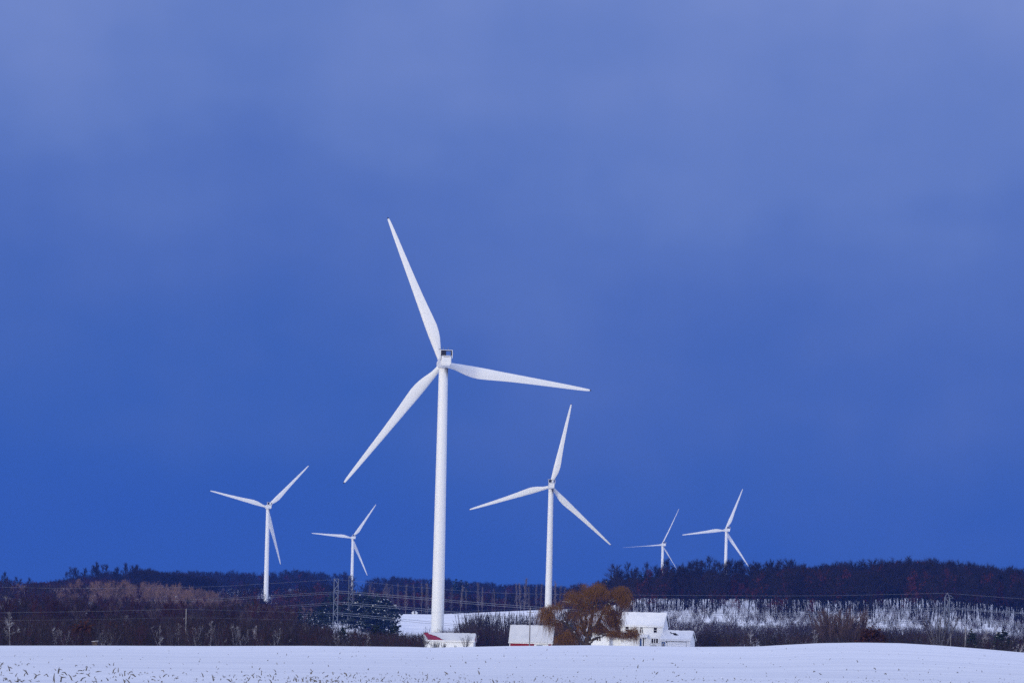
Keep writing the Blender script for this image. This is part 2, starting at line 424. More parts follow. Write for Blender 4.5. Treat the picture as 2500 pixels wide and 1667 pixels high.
# ----------------------------------------------------------------------------
# wind turbines
# ----------------------------------------------------------------------------
BL = 50.0
def blade_geo(pitch):
    g = Geo(); tip = Geo()
    rr = np.array([1.3, 2.6, 4.2, 6.2, 8.2, 10.2, 12.5, 15.5, 19, 23, 28, 33, 38, 42.5, 46, 48.4, 49.5, 50.0])
    ch = np.array([1.75, 1.8, 2.1, 2.75, 3.35, 3.72, 3.82, 3.55, 3.12, 2.72, 2.32, 1.98, 1.64, 1.34, 1.05, .78, .52, .2])
    th = np.array([1., .98, .78, .55, .42, .36, .31, .28, .25, .23, .21, .2, .18, .17, .16, .15, .15, .15])
    tw = np.radians(np.array([13, 13, 13, 13, 12.5, 11.5, 10, 8, 6.2, 4.8, 3.4, 2.4, 1.6, 1, .5, 0, 0, 0]) + pitch)
    ax = np.array([.5, .49, .44, .36, .31, .29, .28, .29, .3, .32, .34, .36, .38, .4, .42, .45, .5, .6])
    n = 18
    sec = []
    for q in range(len(rr)):
        t = np.linspace(0, 2 * math.pi, n, endpoint=False)
        xc = .5 - .5 * np.cos(t)                                  # 0 leading .. 1 trailing
        round_ = .5 * np.sin(t)
        foil = np.sign(np.sin(t)) * (1.4845 * np.sqrt(np.clip(xc, 0, 1)) - .63 * xc - 1.758 * xc ** 2 + 1.4215 * xc ** 3 - .5075 * xc ** 4) * 1.0
        k = np.clip((th[q] - .36) / .64, 0, 1)
        yy = (round_ * k + foil * (1 - k)) * th[q] * ch[q]
        xx = (xc - ax[q]) * ch[q]
        c, s = math.cos(tw[q]), math.sin(tw[q])
        sec.append(np.stack([xx * c + yy * s, -xx * s + yy * c + .0008 * rr[q] ** 2, np.full(n, rr[q])], -1))
    sec = np.array(sec)
    def loft(G, a, b):
        v = sec[a:b].reshape(-1, 3); kk = b - a
        i = np.arange(kk - 1)[:, None] * n; j = np.arange(n)[None, :]; j2 = (j + 1) % n
        G.add(v, np.stack([i + j, i + j2, i + n + j2, i + n + j], -1).reshape(-1, 4))
    loft(g, 0, 17); loft(tip, 16, 18)
    tip.add(sec[-1], [tuple(range(n))])
    return g, tip

def nacelle_geo():
    g = Geo()
    ys = [3.0, 2.6, 1.2, -1, -4, -6.6, -7.2, -7.45]
    hw = [1.35, 1.6, 1.68, 1.7, 1.7, 1.68, 1.6, 1.4]
    hh = [1.35, 1.6, 1.68, 1.68, 1.68, 1.66, 1.58, 1.38]
    n = 36; ex = .34
    t = np.linspace(0, 2 * math.pi, n, endpoint=False)
    sec = []
    for q in range(len(ys)):
        e = .6 if q == 0 else ex
        cx = np.sign(np.cos(t)) * np.abs(np.cos(t)) ** e; cz = np.sign(np.sin(t)) * np.abs(np.sin(t)) ** e
        sec.append(np.stack([cx * hw[q], np.full(n, ys[q]), cz * hh[q]], -1))
    sec = np.array(sec); k = len(ys)
    i = np.arange(k - 1)[:, None] * n; j = np.arange(n)[None, :]; j2 = (j + 1) % n
    g.add(sec.reshape(-1, 3), np.stack([i + j, i + j2, i + n + j2, i + n + j], -1).reshape(-1, 4))
    g.add(sec[-1], [tuple(range(n))]); g.add(sec[0], [tuple(range(n))[::-1]])
    return g

def smooth_by_angle(o, deg=40):
    me = o.data
    me.polygons.foreach_set('use_smooth', np.ones(len(me.polygons), bool))
    try: me.set_sharp_from_angle(angle=math.radians(deg))
    except Exception: pass

def turbine(label, Y, tips, hub=None, yaw=12.0, pitch=0.0, full=True):
    """tips: photo pixels of the three blade tips; the rotor centre is their mean"""
    th = math.radians(yaw); ti = math.radians(5)
    Rm = np.array(Matrix.Rotation(th, 3, 'Z') @ Matrix.Rotation(ti, 3, 'X'))
    T = [P(x, y, Y) for x, y in tips]
    c0 = P(*hub, Y) if hub else sum(T) / len(T)
    an = [math.atan2(t[2] - c0[2], t[0] - c0[0]) for t in T]
    kk = [round((a - an[0]) / (2 * math.pi / 3)) % 3 for a in an]
    q = np.array([c0[0], c0[2], an[0], max(math.hypot(t[0] - c0[0], t[2] - c0[2]) for t in T)])
    def res(q):
        r = []
        for (x, y), k in zip(tips, kk):
            a = q[2] + k * 2 * math.pi / 3
            p = np.array([q[0], Y, q[1]]) + Rm @ np.array([math.cos(a), 2.0 / BL, math.sin(a)]) * q[3]
            u, v = p[0] * F / p[1], (p[2] - CZ) * F / p[1]
            r += [PX + u * CR + v * SR - x, PY + u * SR - v * CR - y]
        if hub: r += [(q[0] - c0[0]) * F / Y, (q[1] - c0[2]) * F / Y]
        return np.array(r)
    for it in range(12):
        r0 = res(q); J = np.array([(res(q + np.eye(4)[i] * 1e-4) - r0) / 1e-4 for i in range(4)]).T
        q = q - np.linalg.lstsq(J, r0, rcond=None)[0]
    c = np.array([q[0], Y, q[1]]); ph = q[2]; rad = q[3]
    # tower axis sits 3.9 m behind the rotor plane
    s = rad / BL
    tx = c[0] + 3.9 * s * math.sin(th); ty = Y - 3.9 * s * math.cos(th)
    z0 = gz(tx, ty) - .3
    H = (c[2] - z0) / s
    root = empty('wind_turbine', (tx, ty, z0), th); root.scale = (s, s, s)
    tag(root, label, 'wind turbine', 'white wind turbines')
    g = Geo()
    ht = H - 1.72
    zz = np.array([0, .2, .201, ht * .26, ht * .26 + .08, ht * .52, ht * .52 + .08, ht * .77, ht * .77 + .08, ht - .3, ht - .29, ht])
    def rr(z): return np.interp(z, [0, ht * .3, ht], [2.1, 1.93, 1.46])
    rs = rr(zz); rs[:2] += .25; rs[[3, 5, 7]] += .0; rs[-2:] += .12
    g.tube([(0, 0, z) for z in zz], rs, 40)
    for fz in (.26, .52, .77):                                         # flange joints
        g.tube([(0, 0, ht * fz - .05), (0, 0, ht * fz + .05)], rr(ht * fz) + .012, 40)
    o = g.build('tower', mat_tower('tower_paint', H), root); smooth_by_angle(o)
    nac = nacelle_geo().build('nacelle', M['white_paint'], root); nac.location = (0, 0, H); smooth_by_angle(nac, 35)
    if full:
        # panel joints and the slot above the rear hatch
        g = Geo(); g.box(-.95, .95, -7.475, -7.40, 1.20, 1.32); g.build('vent_slot', M['dark'], nac)
        g = Geo(); g.box(1.30, 1.44, -7.40, -7.15, -1.35, -.55); g.build('hatch_gap', M['dark'], nac)
        g = Geo(); g.box(-1.712, -1.69, -7.0, 1.6, -.06, -.03); g.box(-1.712, -1.69, -3.3, -3.26, -1.4, 1.2); g.box(-1.3, 1.3, -7.462, -7.43, -1.13, -1.10); g.box(-1.3, 1.3, -7.462, -7.43, -.02, 0)
        g.build('panel_joint', M['greymetal'], nac)
    # cooler on the roof: an open frame with the radiator on one side
    g = Geo()
    x0, x1, y0, y1, zt = -1.95, 1.95, -7.1, -5.9, 3.55
    g.box(x0, x0 + .14, y0, y1, .35, zt - .14); g.box(x1 - .14, x1, y0, y1, .9, zt - .14)
    g.box(x0, x1, y0, y1, zt - .14, zt); g.box(x0 + .14, x1 - .14, y0 + .3, y1 - .3, 1.70, 1.82)
    cf = g.build('cooler_frame', M['white_paint'], root); cf.location = (0, 0, H)
    g = Geo(); g.box(x0 + .16, -.10, y0 + .12, y1 - .25, 1.83, zt - .15); g.box(x0 + .15, x0 + .32, y0 + .02, y1 - .02, .3, 1.8)
    g.box(x0 + .16, x1 - .16, y0 + .05, y1 - .05, zt - .30, zt - .16); g.box(x1 - .45, x1 - .15, y0 + .2, y1 - .1, 1.8, zt - .3)
    o = g.build('radiator', M['dark'], root); o.location = (0, 0, H)
    if full:
        for ax in (-1.0, .55):
            g = Geo(); g.tube([(ax, -6.5, 3.55), (ax, -6.5, 4.2)], .06, 6, cap=True); g.box(ax - .12, ax + .12, -6.6, -6.4, 4.2, 4.34)
            o = g.build('wind_sensor', M['steel'], root); o.location = (0, 0, H)
        g = Geo(); g.box(-2.2, -1.8, -6.6, -6.3, 3.6, 3.85); g.tube([(-2.25, -6.45, 3.72), (-2.5, -6.45, 3.8)], .14, 8, cap=True)
        o = g.build('warning_lamp', M['greymetal'], root); o.location = (0, 0, H)
    # hub
    g = Geo()
    pr = [(-.9, 1.45), (-.2, 1.72), (.8, 1.72), (1.6, 1.5), (2.3, 1.0), (2.7, .45), (2.82, .05)]
    g.tube([(0, 3.9 + a, 0) for a, b in pr], [b for a, b in pr], 28, cap=True)
    o = g.build('hub', M['white_paint'], root); o.location = (0, 0, H); smooth_by_angle(o)
    bg, tg = BLADES[pitch]
    for k in range(3):
        a = ph + k * 2 * math.pi / 3
        if k == 0 and bg is None: pass
        b = bpy.data.objects.new('blade', BLADES[pitch][0].data); COL.objects.link(b); b.parent = root
        b.location = (0, 3.9, H); b.rotation_euler = (Matrix.Rotation(ti, 3, 'X') @ Matrix.Rotation(math.pi / 2 - a, 3, 'Y')).to_euler()
        t = bpy.data.objects.new('blade_tip', BLADES[pitch][1].data); COL.objects.link(t); t.parent = b
    return root

BLADES = {}
for pt in (2.0, 84.0):
    gb, gt = blade_geo(pt)
    ob, ot = gb.build('blade', M['white_paint']), gt.build('blade_tip', M['dark'])
    smooth_by_angle(ob, 60)
    BLADES[pt] = (ob, ot)
K = 1.06293
def S(*pts): return [(a * K, b * K) for a, b in pts]
turbine('nearest and tallest white wind turbine, standing behind the white shed', 922, S((892, 500), (1358, 895), (787, 1111)), yaw=8.5, pitch=2.0)
turbine('second largest white wind turbine, its tower foot behind the golden willow', 1673, S((1312, 927), (1077, 1170), (1404, 1252)), yaw=2.5, pitch=2.0)
turbine('white wind turbine standing left of the lattice pylons, in front of the left woods', 2390, S((711, 1067), (482, 1128), (643, 1296)), yaw=16, pitch=2.0)
turbine('small distant white wind turbine rising right behind the second lattice pylon', 3435, S((865, 1157), (715, 1225), (843, 1321)), yaw=17, pitch=2.0, full=False)
turbine('small distant white wind turbine with thin edge-on blades behind the right hill', 3400, S((1561, 1166), (1430, 1257.5)), hub=(1518.5 * K, 1251 * K), yaw=14, pitch=84.0, full=False)
turbine('distant white wind turbine with broad blades on the right hill, rightmost of the six', 3200, S((1706, 1122), (1566, 1228), (1720, 1301)), yaw=16, pitch=2.0, full=False)
for ob, ot in BLADES.values():
    bpy.data.objects.remove(ob); bpy.data.objects.remove(ot)
# ----------------------------------------------------------------------------
# plants
# ----------------------------------------------------------------------------
def unit(v):
    return v / (np.linalg.norm(v) + 1e-9)
def path(rs, p0, d, L, n, wob, up):
    pts = [np.array(p0, float)]; d = unit(np.array(d, float))
    for q in range(n):
        d = unit(d + rs.normal(size=3) * wob + np.array([0, 0, up]))
        pts.append(pts[-1] + d * L / n)
    return np.array(pts)
def along(pts, t):
    k = len(pts) - 1; q = min(int(t * k), k - 1); f = t * k - q
    return pts[q] * (1 - f) + pts[q + 1] * f, unit(pts[q + 1] - pts[q])
def side_dir(rs, d, ang, up=0.0):
    r = rs.normal(size=3); r -= r.dot(d) * d; r = unit(r)
    return unit(d * math.cos(ang) + r * math.sin(ang) + np.array([0, 0, up]))

def bare_tree(seed, H=15., clear=.35, W=.26, limbs=10, subs=5, twigs=7, tr=.07, tl=1.9, trunk_r=.24, leaves=0, mats=(0, 1, 2), fork=False, up=.12, a0=1.15, a1=.35):
    rs = np.random.default_rng(seed)
    tg, cg = Geo(), Geo()
    if fork:
        stems = [path(rs, (0, 0, 0), (rs.normal() * .25, rs.normal() * .25, 1), H * .93, 7, .05, .02) for q in range(2 + seed % 2)]
    else:
        stems = [path(rs, (0, 0, 0), (0, 0, 1), H * .95, 8, .035, .05)]
    B, T, Rr, lv = [], [], [], []
    for st in stems:
        k = len(st); tg.tube(st, np.linspace(trunk_r, trunk_r * .14, k) * (1 if len(stems) == 1 else .75), 5, mats[0])
        nl = limbs if len(stems) == 1 else int(limbs * .65)
        az0 = rs.uniform(0, 6.28)
        for l in range(nl):
            t = clear + (1 - clear) * (l + rs.uniform(0, 1)) / nl
            p, d = along(st, min(t, .99))
            u = (t - clear) / (1 - clear)
            inc = a0 + (a1 - a0) * u + rs.normal() * .12
            az = az0 + l * 2.4 + rs.normal() * .3
            L = H * W * (1.15 - .75 * u) * (.55 + .45 * min(1, u * 5 + .5)) * rs.uniform(.75, 1.25)
            dl = np.array([math.cos(az) * math.sin(inc), math.sin(az) * math.sin(inc), math.cos(inc)])
            lp = path(rs, p, dl, L, 4, .12, up)
            r0 = trunk_r * (.45 - .25 * u)
            cg.tube(lp, np.linspace(r0, r0 * .25, 5), 3, mats[1])
            for s in range(subs):
                ts = .3 + .7 * (s + rs.uniform()) / subs
                q, dq = along(lp, min(ts, .99))
                ds = side_dir(rs, dq, rs.uniform(.4, .95), .15)
                Ls = L * rs.uniform(.28, .5) * (1.2 - .5 * ts)
                sp = path(rs, q, ds, Ls, 2, .15, up)
                cg.tube(sp, np.linspace(r0 * .4, r0 * .15, 3), 3, mats[1])
                for w in range(twigs):
                    b, db = along(sp, rs.uniform(.15, 1))
                    dt = side_dir(rs, db, rs.uniform(.2, .9), .22)
                    B.append(b); T.append(b + dt * tl * rs.uniform(.5, 1.15)); Rr.append(tr * rs.uniform(.6, 1.1))
                if leaves: lv.append(sp[-1]); lv.append(sp[1])
        for w in range(twigs * 2):
            b, db = along(st, rs.uniform(.8, 1)); dt = side_dir(rs, db, rs.uniform(.1, .6), .2)
            B.append(b); T.append(b + dt * tl * rs.uniform(.6, 1.2)); Rr.append(tr)
    cg.cones(B, T, np.array(Rr), mats[1])
    if leaves:
        c = np.array(lv)[rs.integers(0, len(lv), leaves)] + rs.normal(size=(leaves, 3)) * .65
        cg.cards(c, rs.uniform(.35, .8, leaves), rs, .2, mats[2])
    return tg, cg

def shrub(seed, H=5., W=2.2, stems=12, twigs=20, tr=.035, tl=1.0, sr=.05, mats=(0, 1), up=.06, base=.4):
    rs = np.random.default_rng(seed)
    tg, cg = Geo(), Geo(); B, T, Rr = [], [], []
    for s in range(stems):
        az = rs.uniform(0, 6.283); out = math.sqrt(rs.uniform(0, 1)) * W / H * 1.15
        p0 = np.array([math.cos(az), math.sin(az), 0]) * base * rs.uniform(0, 1)
        L = H * rs.uniform(.72, 1.05)
        st = path(rs, p0, (math.cos(az) * out, math.sin(az) * out, 1), L, 4, .08, up)
        tg.tube(st, np.linspace(sr, sr * .25, 5), 3, mats[0])
        for w in range(twigs):
            t = rs.uniform(.2, 1) ** .8
            b, db = along(st, min(t, .99)); dt = side_dir(rs, db, rs.uniform(.2, .75), .12)
            B.append(b); T.append(b + dt * tl * rs.uniform(.5, 1.2) * (1.15 - .5 * t)); Rr.append(tr * rs.uniform(.6, 1.1))
    cg.cones(B, T, np.array(Rr), mats[1])
    return tg, cg

def pine(seed, H=13., W=3.6, layers=11, per=5, cards=22, size=.75, clear=.18, snowy=.1, spire=.0, mats=(0, 1, 2, 3)):
    rs = np.random.default_rng(seed)
    tg, cg = Geo(), Geo()
    st = path(rs, (0, 0, 0), (0, 0, 1), H * .97, 8, .02, .03)
    tg.tube(st, np.linspace(.24, .03, 9), 5, mats[0])
    for l in range(layers):
        u = (l + .3 * rs.uniform()) / layers
        p, d = along(st, clear + (1 - clear) * u * .98)
        prof = (1 - u) ** .9 + .06 if spire else (math.sin(math.pi * min(1, (u * .82 + .22))) ** .7) * (1 - .35 * u)
        for b in range(per if u < .85 else 3):
            az = rs.uniform(0, 6.283); L = W * prof * rs.uniform(.6, 1.15)
            lift = (-.25 if spire else .05) + .35 * u
            bp = path(rs, p, (math.cos(az), math.sin(az), lift), L, 3, .1, .03)
            tg.tube(bp, np.linspace(.06, .02, 4), 3, mats[0])
            n = max(5, int(cards * prof + 3))
            ts = rs.uniform(.25, 1.05, n)
            c = np.array([along(bp, min(t, .999))[0] for t in ts]) + rs.normal(size=(n, 3)) * np.array([.42, .42, .2]) * (.6 + .12 * L)
            m = mats[1] if rs.uniform() < .6 else mats[2]
            cg.cards(c, rs.uniform(.5, 1.2, n) * size, rs, .35, m)
            ns = rs.binomial(n, snowy)
            if ns and rs.uniform() < .75:
                cs = c[:ns] + np.array([0, 0, .22]) + rs.normal(size=(ns, 3)) * .12
                cg.cards(cs, rs.uniform(.4, .9, ns) * size, rs, .75, mats[3])
    n = 8; cg.cards(st[-1] + rs.normal(size=(n, 3)) * .15, .45, rs, 0, mats[1])
    return tg, cg

def proto(name, geos, mats, H):
    """an Empty with trunk and crown, kept as the first of its kind"""
    r = empty(name, (0, 0, 0)); tg, cg = geos
    t = tg.build('trunk', mats, r); c = cg.build('crown', mats, r)
    KIDS[r.name] = [t, c]
    return [r, H, False]

MT = lambda *k: [M[q] for q in k]
PR = {}
PR['bare'] = [proto('bare_tree', bare_tree(20 + q, H=18, clear=.58, trunk_r=.27, tr=.062, tl=2.0), MT('trunk_far', 'twig'), 18) for q in range(4)]
PR['oak'] = [proto('oak_tree', bare_tree(40 + q, H=16, clear=.35, W=.30, leaves=240, twigs=5, tr=.055, trunk_r=.27), MT('trunk_far', 'twig_red', 'leaf_red'), 16) for q in range(3)]
PR['woods'] = [proto('bare_tree', bare_tree(60 + q, H=13, clear=.25, W=.30, tr=.05, tl=1.7, twigs=9), MT('bark', 'twig_tan' if q == 3 else ('twig' if q % 2 else 'twig_red')), 13) for q in range(4)]
PR['tan'] = [proto('tan_tree', bare_tree(80 + q, H=10, clear=.12, W=.50, limbs=15, subs=6, twigs=10, tr=.038, tl=1.5, a0=1.3, a1=.5), MT('bark', 'twig_tan'), 10) for q in range(3)]
PR['ridge'] = [proto('tall_bare_tree', bare_tree(100 + q, H=17, clear=.34, W=.30, limbs=11, subs=5, twigs=8, tr=.07, tl=2.2, trunk_r=.30, fork=q % 2 == 1), MT('trunk_far', 'twig'), 17) for q in range(4)]
PR['poplar'] = [proto('poplar_tree', bare_tree(120 + q, H=19, clear=.2, W=.125, limbs=24, subs=4, twigs=6, tr=.045, tl=1.7, trunk_r=.19, a0=.6, a1=.2, up=.22), MT('poplar', 'poplar'), 19) for q in range(4)]
PR['birch'] = [proto('birch_tree', bare_tree(140 + q, H=8, clear=.22, W=.27, limbs=10, subs=5, twigs=6, tr=.018, tl=.8, trunk_r=.11, fork=q != 1, a0=.85, up=.1), MT('pale', 'pale_twig'), 8) for q in range(4)]
PR['vase'] = [proto('vase_shaped_tree', shrub(160 + q, H=10, W=4.2, stems=18, twigs=30, tr=.036, tl=1.6, sr=.11, base=.7), MT('bark', 'twig_grey' if q == 2 else 'twig'), 10) for q in range(3)]
PR['pine'] = [proto('pine_tree', pine(180 + q, snowy=.03 + .09 * (q % 2)), MT('bark', 'needle', 'needle2', 'leafsnow'), 13) for q in range(4)]
PR['snowpine'] = [proto('pine_tree', pine(190 + q, snowy=.19, H=13, W=4.2), MT('bark', 'needle', 'needle2', 'leafsnow'), 13) for q in range(2)]
PR['spruce'] = [proto('spruce_tree', pine(200 + q, H=11, W=2.4, layers=14, per=6, cards=18, size=.55, clear=.04, spire=1, snowy=.06 + .16 * q), MT('bark', 'needle', 'needle2', 'leafsnow'), 11) for q in range(2)]
PR['bush_tan'] = [proto('tan_bush', shrub(220 + q, H=7, W=5.2, stems=95, twigs=55, tr=.045, tl=1.5, sr=.05, base=3.2), MT('bush_tan_twig', 'bush_tan_twig'), 7) for q in range(2)]
PR['bush_pale'] = [proto('pale_bush', shrub(230 + q, H=8, W=3.6, stems=34, twigs=30, tr=.03, tl=1.4, sr=.08, base=.5), MT('pale_twig', 'twig_grey'), 8) for q in range(2)]
PR['bush_rust'] = [proto('rust_bush', bare_tree(240, H=5, clear=.08, W=.42, limbs=12, subs=5, twigs=6, tr=.022, tl=.7, trunk_r=.1, leaves=700, fork=True), MT('bark', 'twig_red', 'leaf_rust'), 5)]
PR['bush'] = [proto('bare_bush', shrub(250 + q, H=4, W=2.3, stems=20, twigs=28, tr=.03, tl=.9, sr=.055), MT('bark', 'twig' if q else 'twig_grey'), 4) for q in range(3)]

def plant(kind, x, Y, label, cat, group=None, ytop=None, H=None, idx=None, sink=.15, widen=1.0, lean=0.0):
    lst = PR[kind]; q = lst[(idx if idx is not None else random.randrange(len(lst))) % len(lst)]
    X = P(x, 1560, Y)[0]; z = gz(X, Y)
    if ytop is not None: H = P(x, ytop, Y)[2] - z
    if H is None: H = q[1] * random.uniform(.85, 1.12)
    if q[2]: r = copy_tree(q[0])
    else: r = q[0]; q[2] = True
    s = max(H, 1.0) / q[1]
    r.location = (X, Y, z - sink); r.rotation_euler = (0, lean, random.uniform(0, 6.283)); r.scale = (s * widen, s * widen, s)
    tag(r, label, cat, group)
    return r

def xs_of(X, Y): return X / Y * F + PX

# --- right hill: trees with bare trunks on the snowy slope, one by one
n = 0
for k in range(330):
    Y = random.choice([1400, 1440, 1480, 1510, 1535, 1555, 1575, 1588, 1596, 1600]) + random.uniform(-18, 14)
    lo = 1500 if Y > 1440 else 1560
    x = random.uniform(lo, 2530)
    if 1760 < x < 1845 and Y < 1560 and random.random() < .6: continue
    if Y < 1460 and random.random() < .4: continue
    if random.random() < (.26 if x < 1800 else .13):
        plant('oak', x, Y, 'small oak with dry dark red leaves on the snowy slope of the right hill', 'tree', 'red leaved oaks on the snowy right slope', H=random.uniform(8, 17))
    else:
        plant('bare', x, Y, 'bare dark tree with a tall trunk on the snowy slope of the right hill', 'tree', 'bare trees on the snowy right slope', H=random.uniform(16, 22), widen=random.uniform(.7, 1.3), lean=random.gauss(0, .05))
for x, Y, H in ((1738, 1450, 11), (1752, 1480, 12), (1764, 1440, 9), (1790, 1500, 10), (1808, 1520, 11), (1826, 1470, 11), (1842, 1490, 10), (1884, 1420, 8), (1898, 1440, 9), (1912, 1425, 8), (2112, 1450, 7), (2130, 1480, 8), (2380, 1500, 10)):
    plant('oak', x, Y, 'small oak with dry dark red leaves on the snowy slope of the right hill', 'tree', 'red leaved oaks on the snowy right slope', H=H, widen=1.25)
# left woods, front rows of tan and brown crowns
def left_top(x): return np.interp(x, [-200, 0, 120, 200, 300, 420, 500, 560, 620, 700], [1412, 1418, 1428, 1424, 1424, 1432, 1440, 1456, 1475, 1490])
for k in range(44):
    Y = random.gauss(1460, 80); x = min(max(random.gauss(400, 130), 120), 620)
    plant('tan', x, Y, 'rounded tan tree among the pale crowns of the left woods', 'tree', 'tan trees of the left woods', H=random.uniform(7.5, 11))
for k in range(46):
    Y = random.uniform(780, 1300); x = random.uniform(-60, 640)
    plant('woods', x, Y, 'bare brown tree in the dense left woods behind the power line', 'tree', 'bare trees of the left woods', H=random.uniform(10, 14), idx=random.choice([0, 1, 2]))
# tall bare trees standing clear on the left ridge
for x, yt, d in ((157, 1398, 0), (168, 1385, 1), (181, 1396, 2), (196, 1391, 3), (206, 1389, 0), (222, 1380, 1), (232, 1376, 2), (243, 1377, 3), (254, 1383, 0), (272, 1394, 1), (284, 1391, 2), (296, 1384, 3),
                 (305, 1379, 0), (316, 1380, 1), (327, 1384, 2), (342, 1387, 3), (356, 1392, 0), (370, 1394, 1), (7, 1402, 2), (24, 1408, 3), (70, 1414, 0)):
    if x < 100:
        plant('ridge', x, 1600, 'bare tree rising above the canopy at the far left edge', 'tree', 'bare trees at the far left edge', ytop=yt, idx=d)
    else:
        plant('ridge', x, 2000 + random.uniform(-25, 25), 'tall bare tree silhouetted on the far left ridge against the sky', 'tree', 'tall trees on the left ridge', ytop=yt, idx=d)
# the row of poplars behind the snowy hill
for x, yt in ((868, 1436), (880, 1428), (896, 1424), (910, 1430), (925, 1432), (940, 1428), (952, 1430), (966, 1418), (978, 1424), (992, 1424), (1006, 1422), (1022, 1428), (1036, 1426), (1049, 1424), (1090, 1428), (1103, 1424),
              (1120, 1432), (1133, 1426), (1148, 1424), (1162, 1428), (1176, 1422), (1194, 1430), (1212, 1426), (1224, 1432), (1241, 1422), (1254, 1424), (1263, 1420), (1276, 1417), (1290, 1418), (1303, 1414), (1322, 1416), (1356, 1420), (1368, 1424), (1380, 1434)):
    if random.random() < .12: continue
    plant('poplar', x + random.uniform(-9, 9), 1800 + random.uniform(-15, 40), 'tall thin pale poplar in the row behind the snowy hill', 'tree', 'poplars behind the snowy hill', ytop=yt + 5 + random.gauss(0, 7), widen=random.uniform(.6, 1.2), lean=random.gauss(0, .04))
for x, yt in ((1110, 1412), (1122, 1414), (1137, 1418)):
    plant('spruce', x, 2600, 'dark pointed spruce above the far ridge, right of the tallest turbine tower', 'tree', 'pointed spruces on the far ridge', ytop=yt, idx=0, widen=1.3)
# pines
for x, yt, Y in ((792, 1452, 1420), (808, 1446, 1440), (832, 1444, 1470), (850, 1450, 1420), (872, 1442, 1450), (890, 1440, 1470), (905, 1446, 1420), (922, 1444, 1440), (938, 1448, 1420), (948, 1458, 1380), (868, 1462, 1370), (915, 1468, 1360), (898, 1474, 1340), (930, 1476, 1340)):
    plant('snowpine' if x > 860 and random.random() < .6 else 'pine', x, Y, 'dark pine flecked with snow in the grove behind the left lattice pylons', 'tree', 'pines behind the left pylons', ytop=yt, widen=1.15)
for x, yt in ((752, 1488), (768, 1482), (783, 1480), (800, 1490), (730, 1480), (605, 1462), (618, 1457), (632, 1466), (648, 1474), (592, 1470), (660, 1492)):
    plant('spruce' if random.random() < .5 else 'pine', x, 1150 + random.uniform(-40, 60), 'dark evergreen in front of the left woods by the second tower foot', 'tree', 'evergreens by the left tower foot', ytop=yt)
plant('pine', 922, 700, 'dark pine at the foot of the snowy hill, left one of the pair', 'tree', None, ytop=1516, idx=0, widen=1.35)
plant('pine', 961, 690, 'dark ragged pine at the foot of the snowy hill, right of the pair', 'tree', None, ytop=1519, idx=2, widen=1.3)
plant('pine', 834, 640, 'dark evergreen poking above the brown thicket left of the snowy hill', 'tree', None, ytop=1523, idx=2)
for x, yt, Y in ((1493, 1398, 1690), (1505, 1404, 1680), (1560, 1396, 1700), (1582, 1392, 1720), (1610, 1392, 1730), (1625, 1390, 1720), (1640, 1388, 1740), (1655, 1383, 1750), (1668, 1384, 1760), (1682, 1386, 1750), (1697, 1386, 1730), (1712, 1390, 1720), (1728, 1388, 1740), (1740, 1391, 1730), (1756, 1394, 1720), (1768, 1395, 1700), (1600, 1390, 1690), (1632, 1392, 1680), (1660, 1390, 1690), (1690, 1391, 1680), (1720, 1393, 1690), (1748, 1396, 1690), (1530, 1402, 1680), (1546, 1399, 1690), (1571, 1396, 1685)):
    plant('pine', x, Y - 40, 'dark pine on the rounded top of the right hill', 'tree', 'pines on top of the right hill', ytop=yt - 2, widen=1.15)
plant('pine', 2371, 560, 'dark green pine right beside the grey utility pole on the right', 'tree', None, ytop=1531, idx=0, widen=1.1)
plant('snowpine', 2450, 620, 'large pine with snow clumps on its lower boughs at the right edge', 'tree', None, ytop=1527, idx=0, widen=1.25)
plant('snowpine', 2384, 540, 'low snow-covered evergreen at the foot of the dark green pine', 'tree', None, ytop=1566, idx=1, widen=1.9)
for x, yt in ((2185, 1548), (2192, 1556), (2246, 1550), (2232, 1556)):
    plant('spruce', x, 620, 'small spruce with snow on its tiers left of the pale fan-shaped bush', 'tree', 'small snowy spruces', ytop=yt, idx=1)
# pale trees along the near edge of the left thicket
for x, yt, Y, w in ((26, 1500, 520, 1.3), (139, 1531, 520, .8), (158, 1532, 525, .8), (246, 1534, 530, .9), (262, 1540, 530, 1.0), (394, 1522, 520, 1.0), (438, 1526, 540, .7), (472, 1524, 530, .8), (486, 1528, 540, .8), (512, 1520, 540, .8), (580, 1522, 520, .9), (594, 1528, 525, .8),
                    (620, 1536, 545, .7), (641, 1524, 520, .9), (668, 1530, 530, .9), (828, 1545, 520, .9), (895, 1542, 540, .9)):
    plant('birch', x, Y, 'bare pale-barked tree at the near edge of the left thicket', 'tree', 'pale trees along the left thicket', ytop=yt, widen=w)
for x, yt, Y in ((100, 1534, 560), (190, 1548, 530), (330, 1505, 620), (20, 1460, 800)):
    plant('birch', x, Y, 'frosted bare tree leaning within the dark left thicket', 'tree', 'frosted trees in the left thicket', ytop=yt, lean=.3)
for x, yt, Y in ((1985, 1540, 560), (2480, 1548, 520), (1836, 1535, 600), (2408, 1540, 640)):
    plant('birch', x, Y, 'white-branched bare tree at the foot of the right hill', 'tree', 'white-branched trees under the right hill', ytop=yt, widen=1.2)
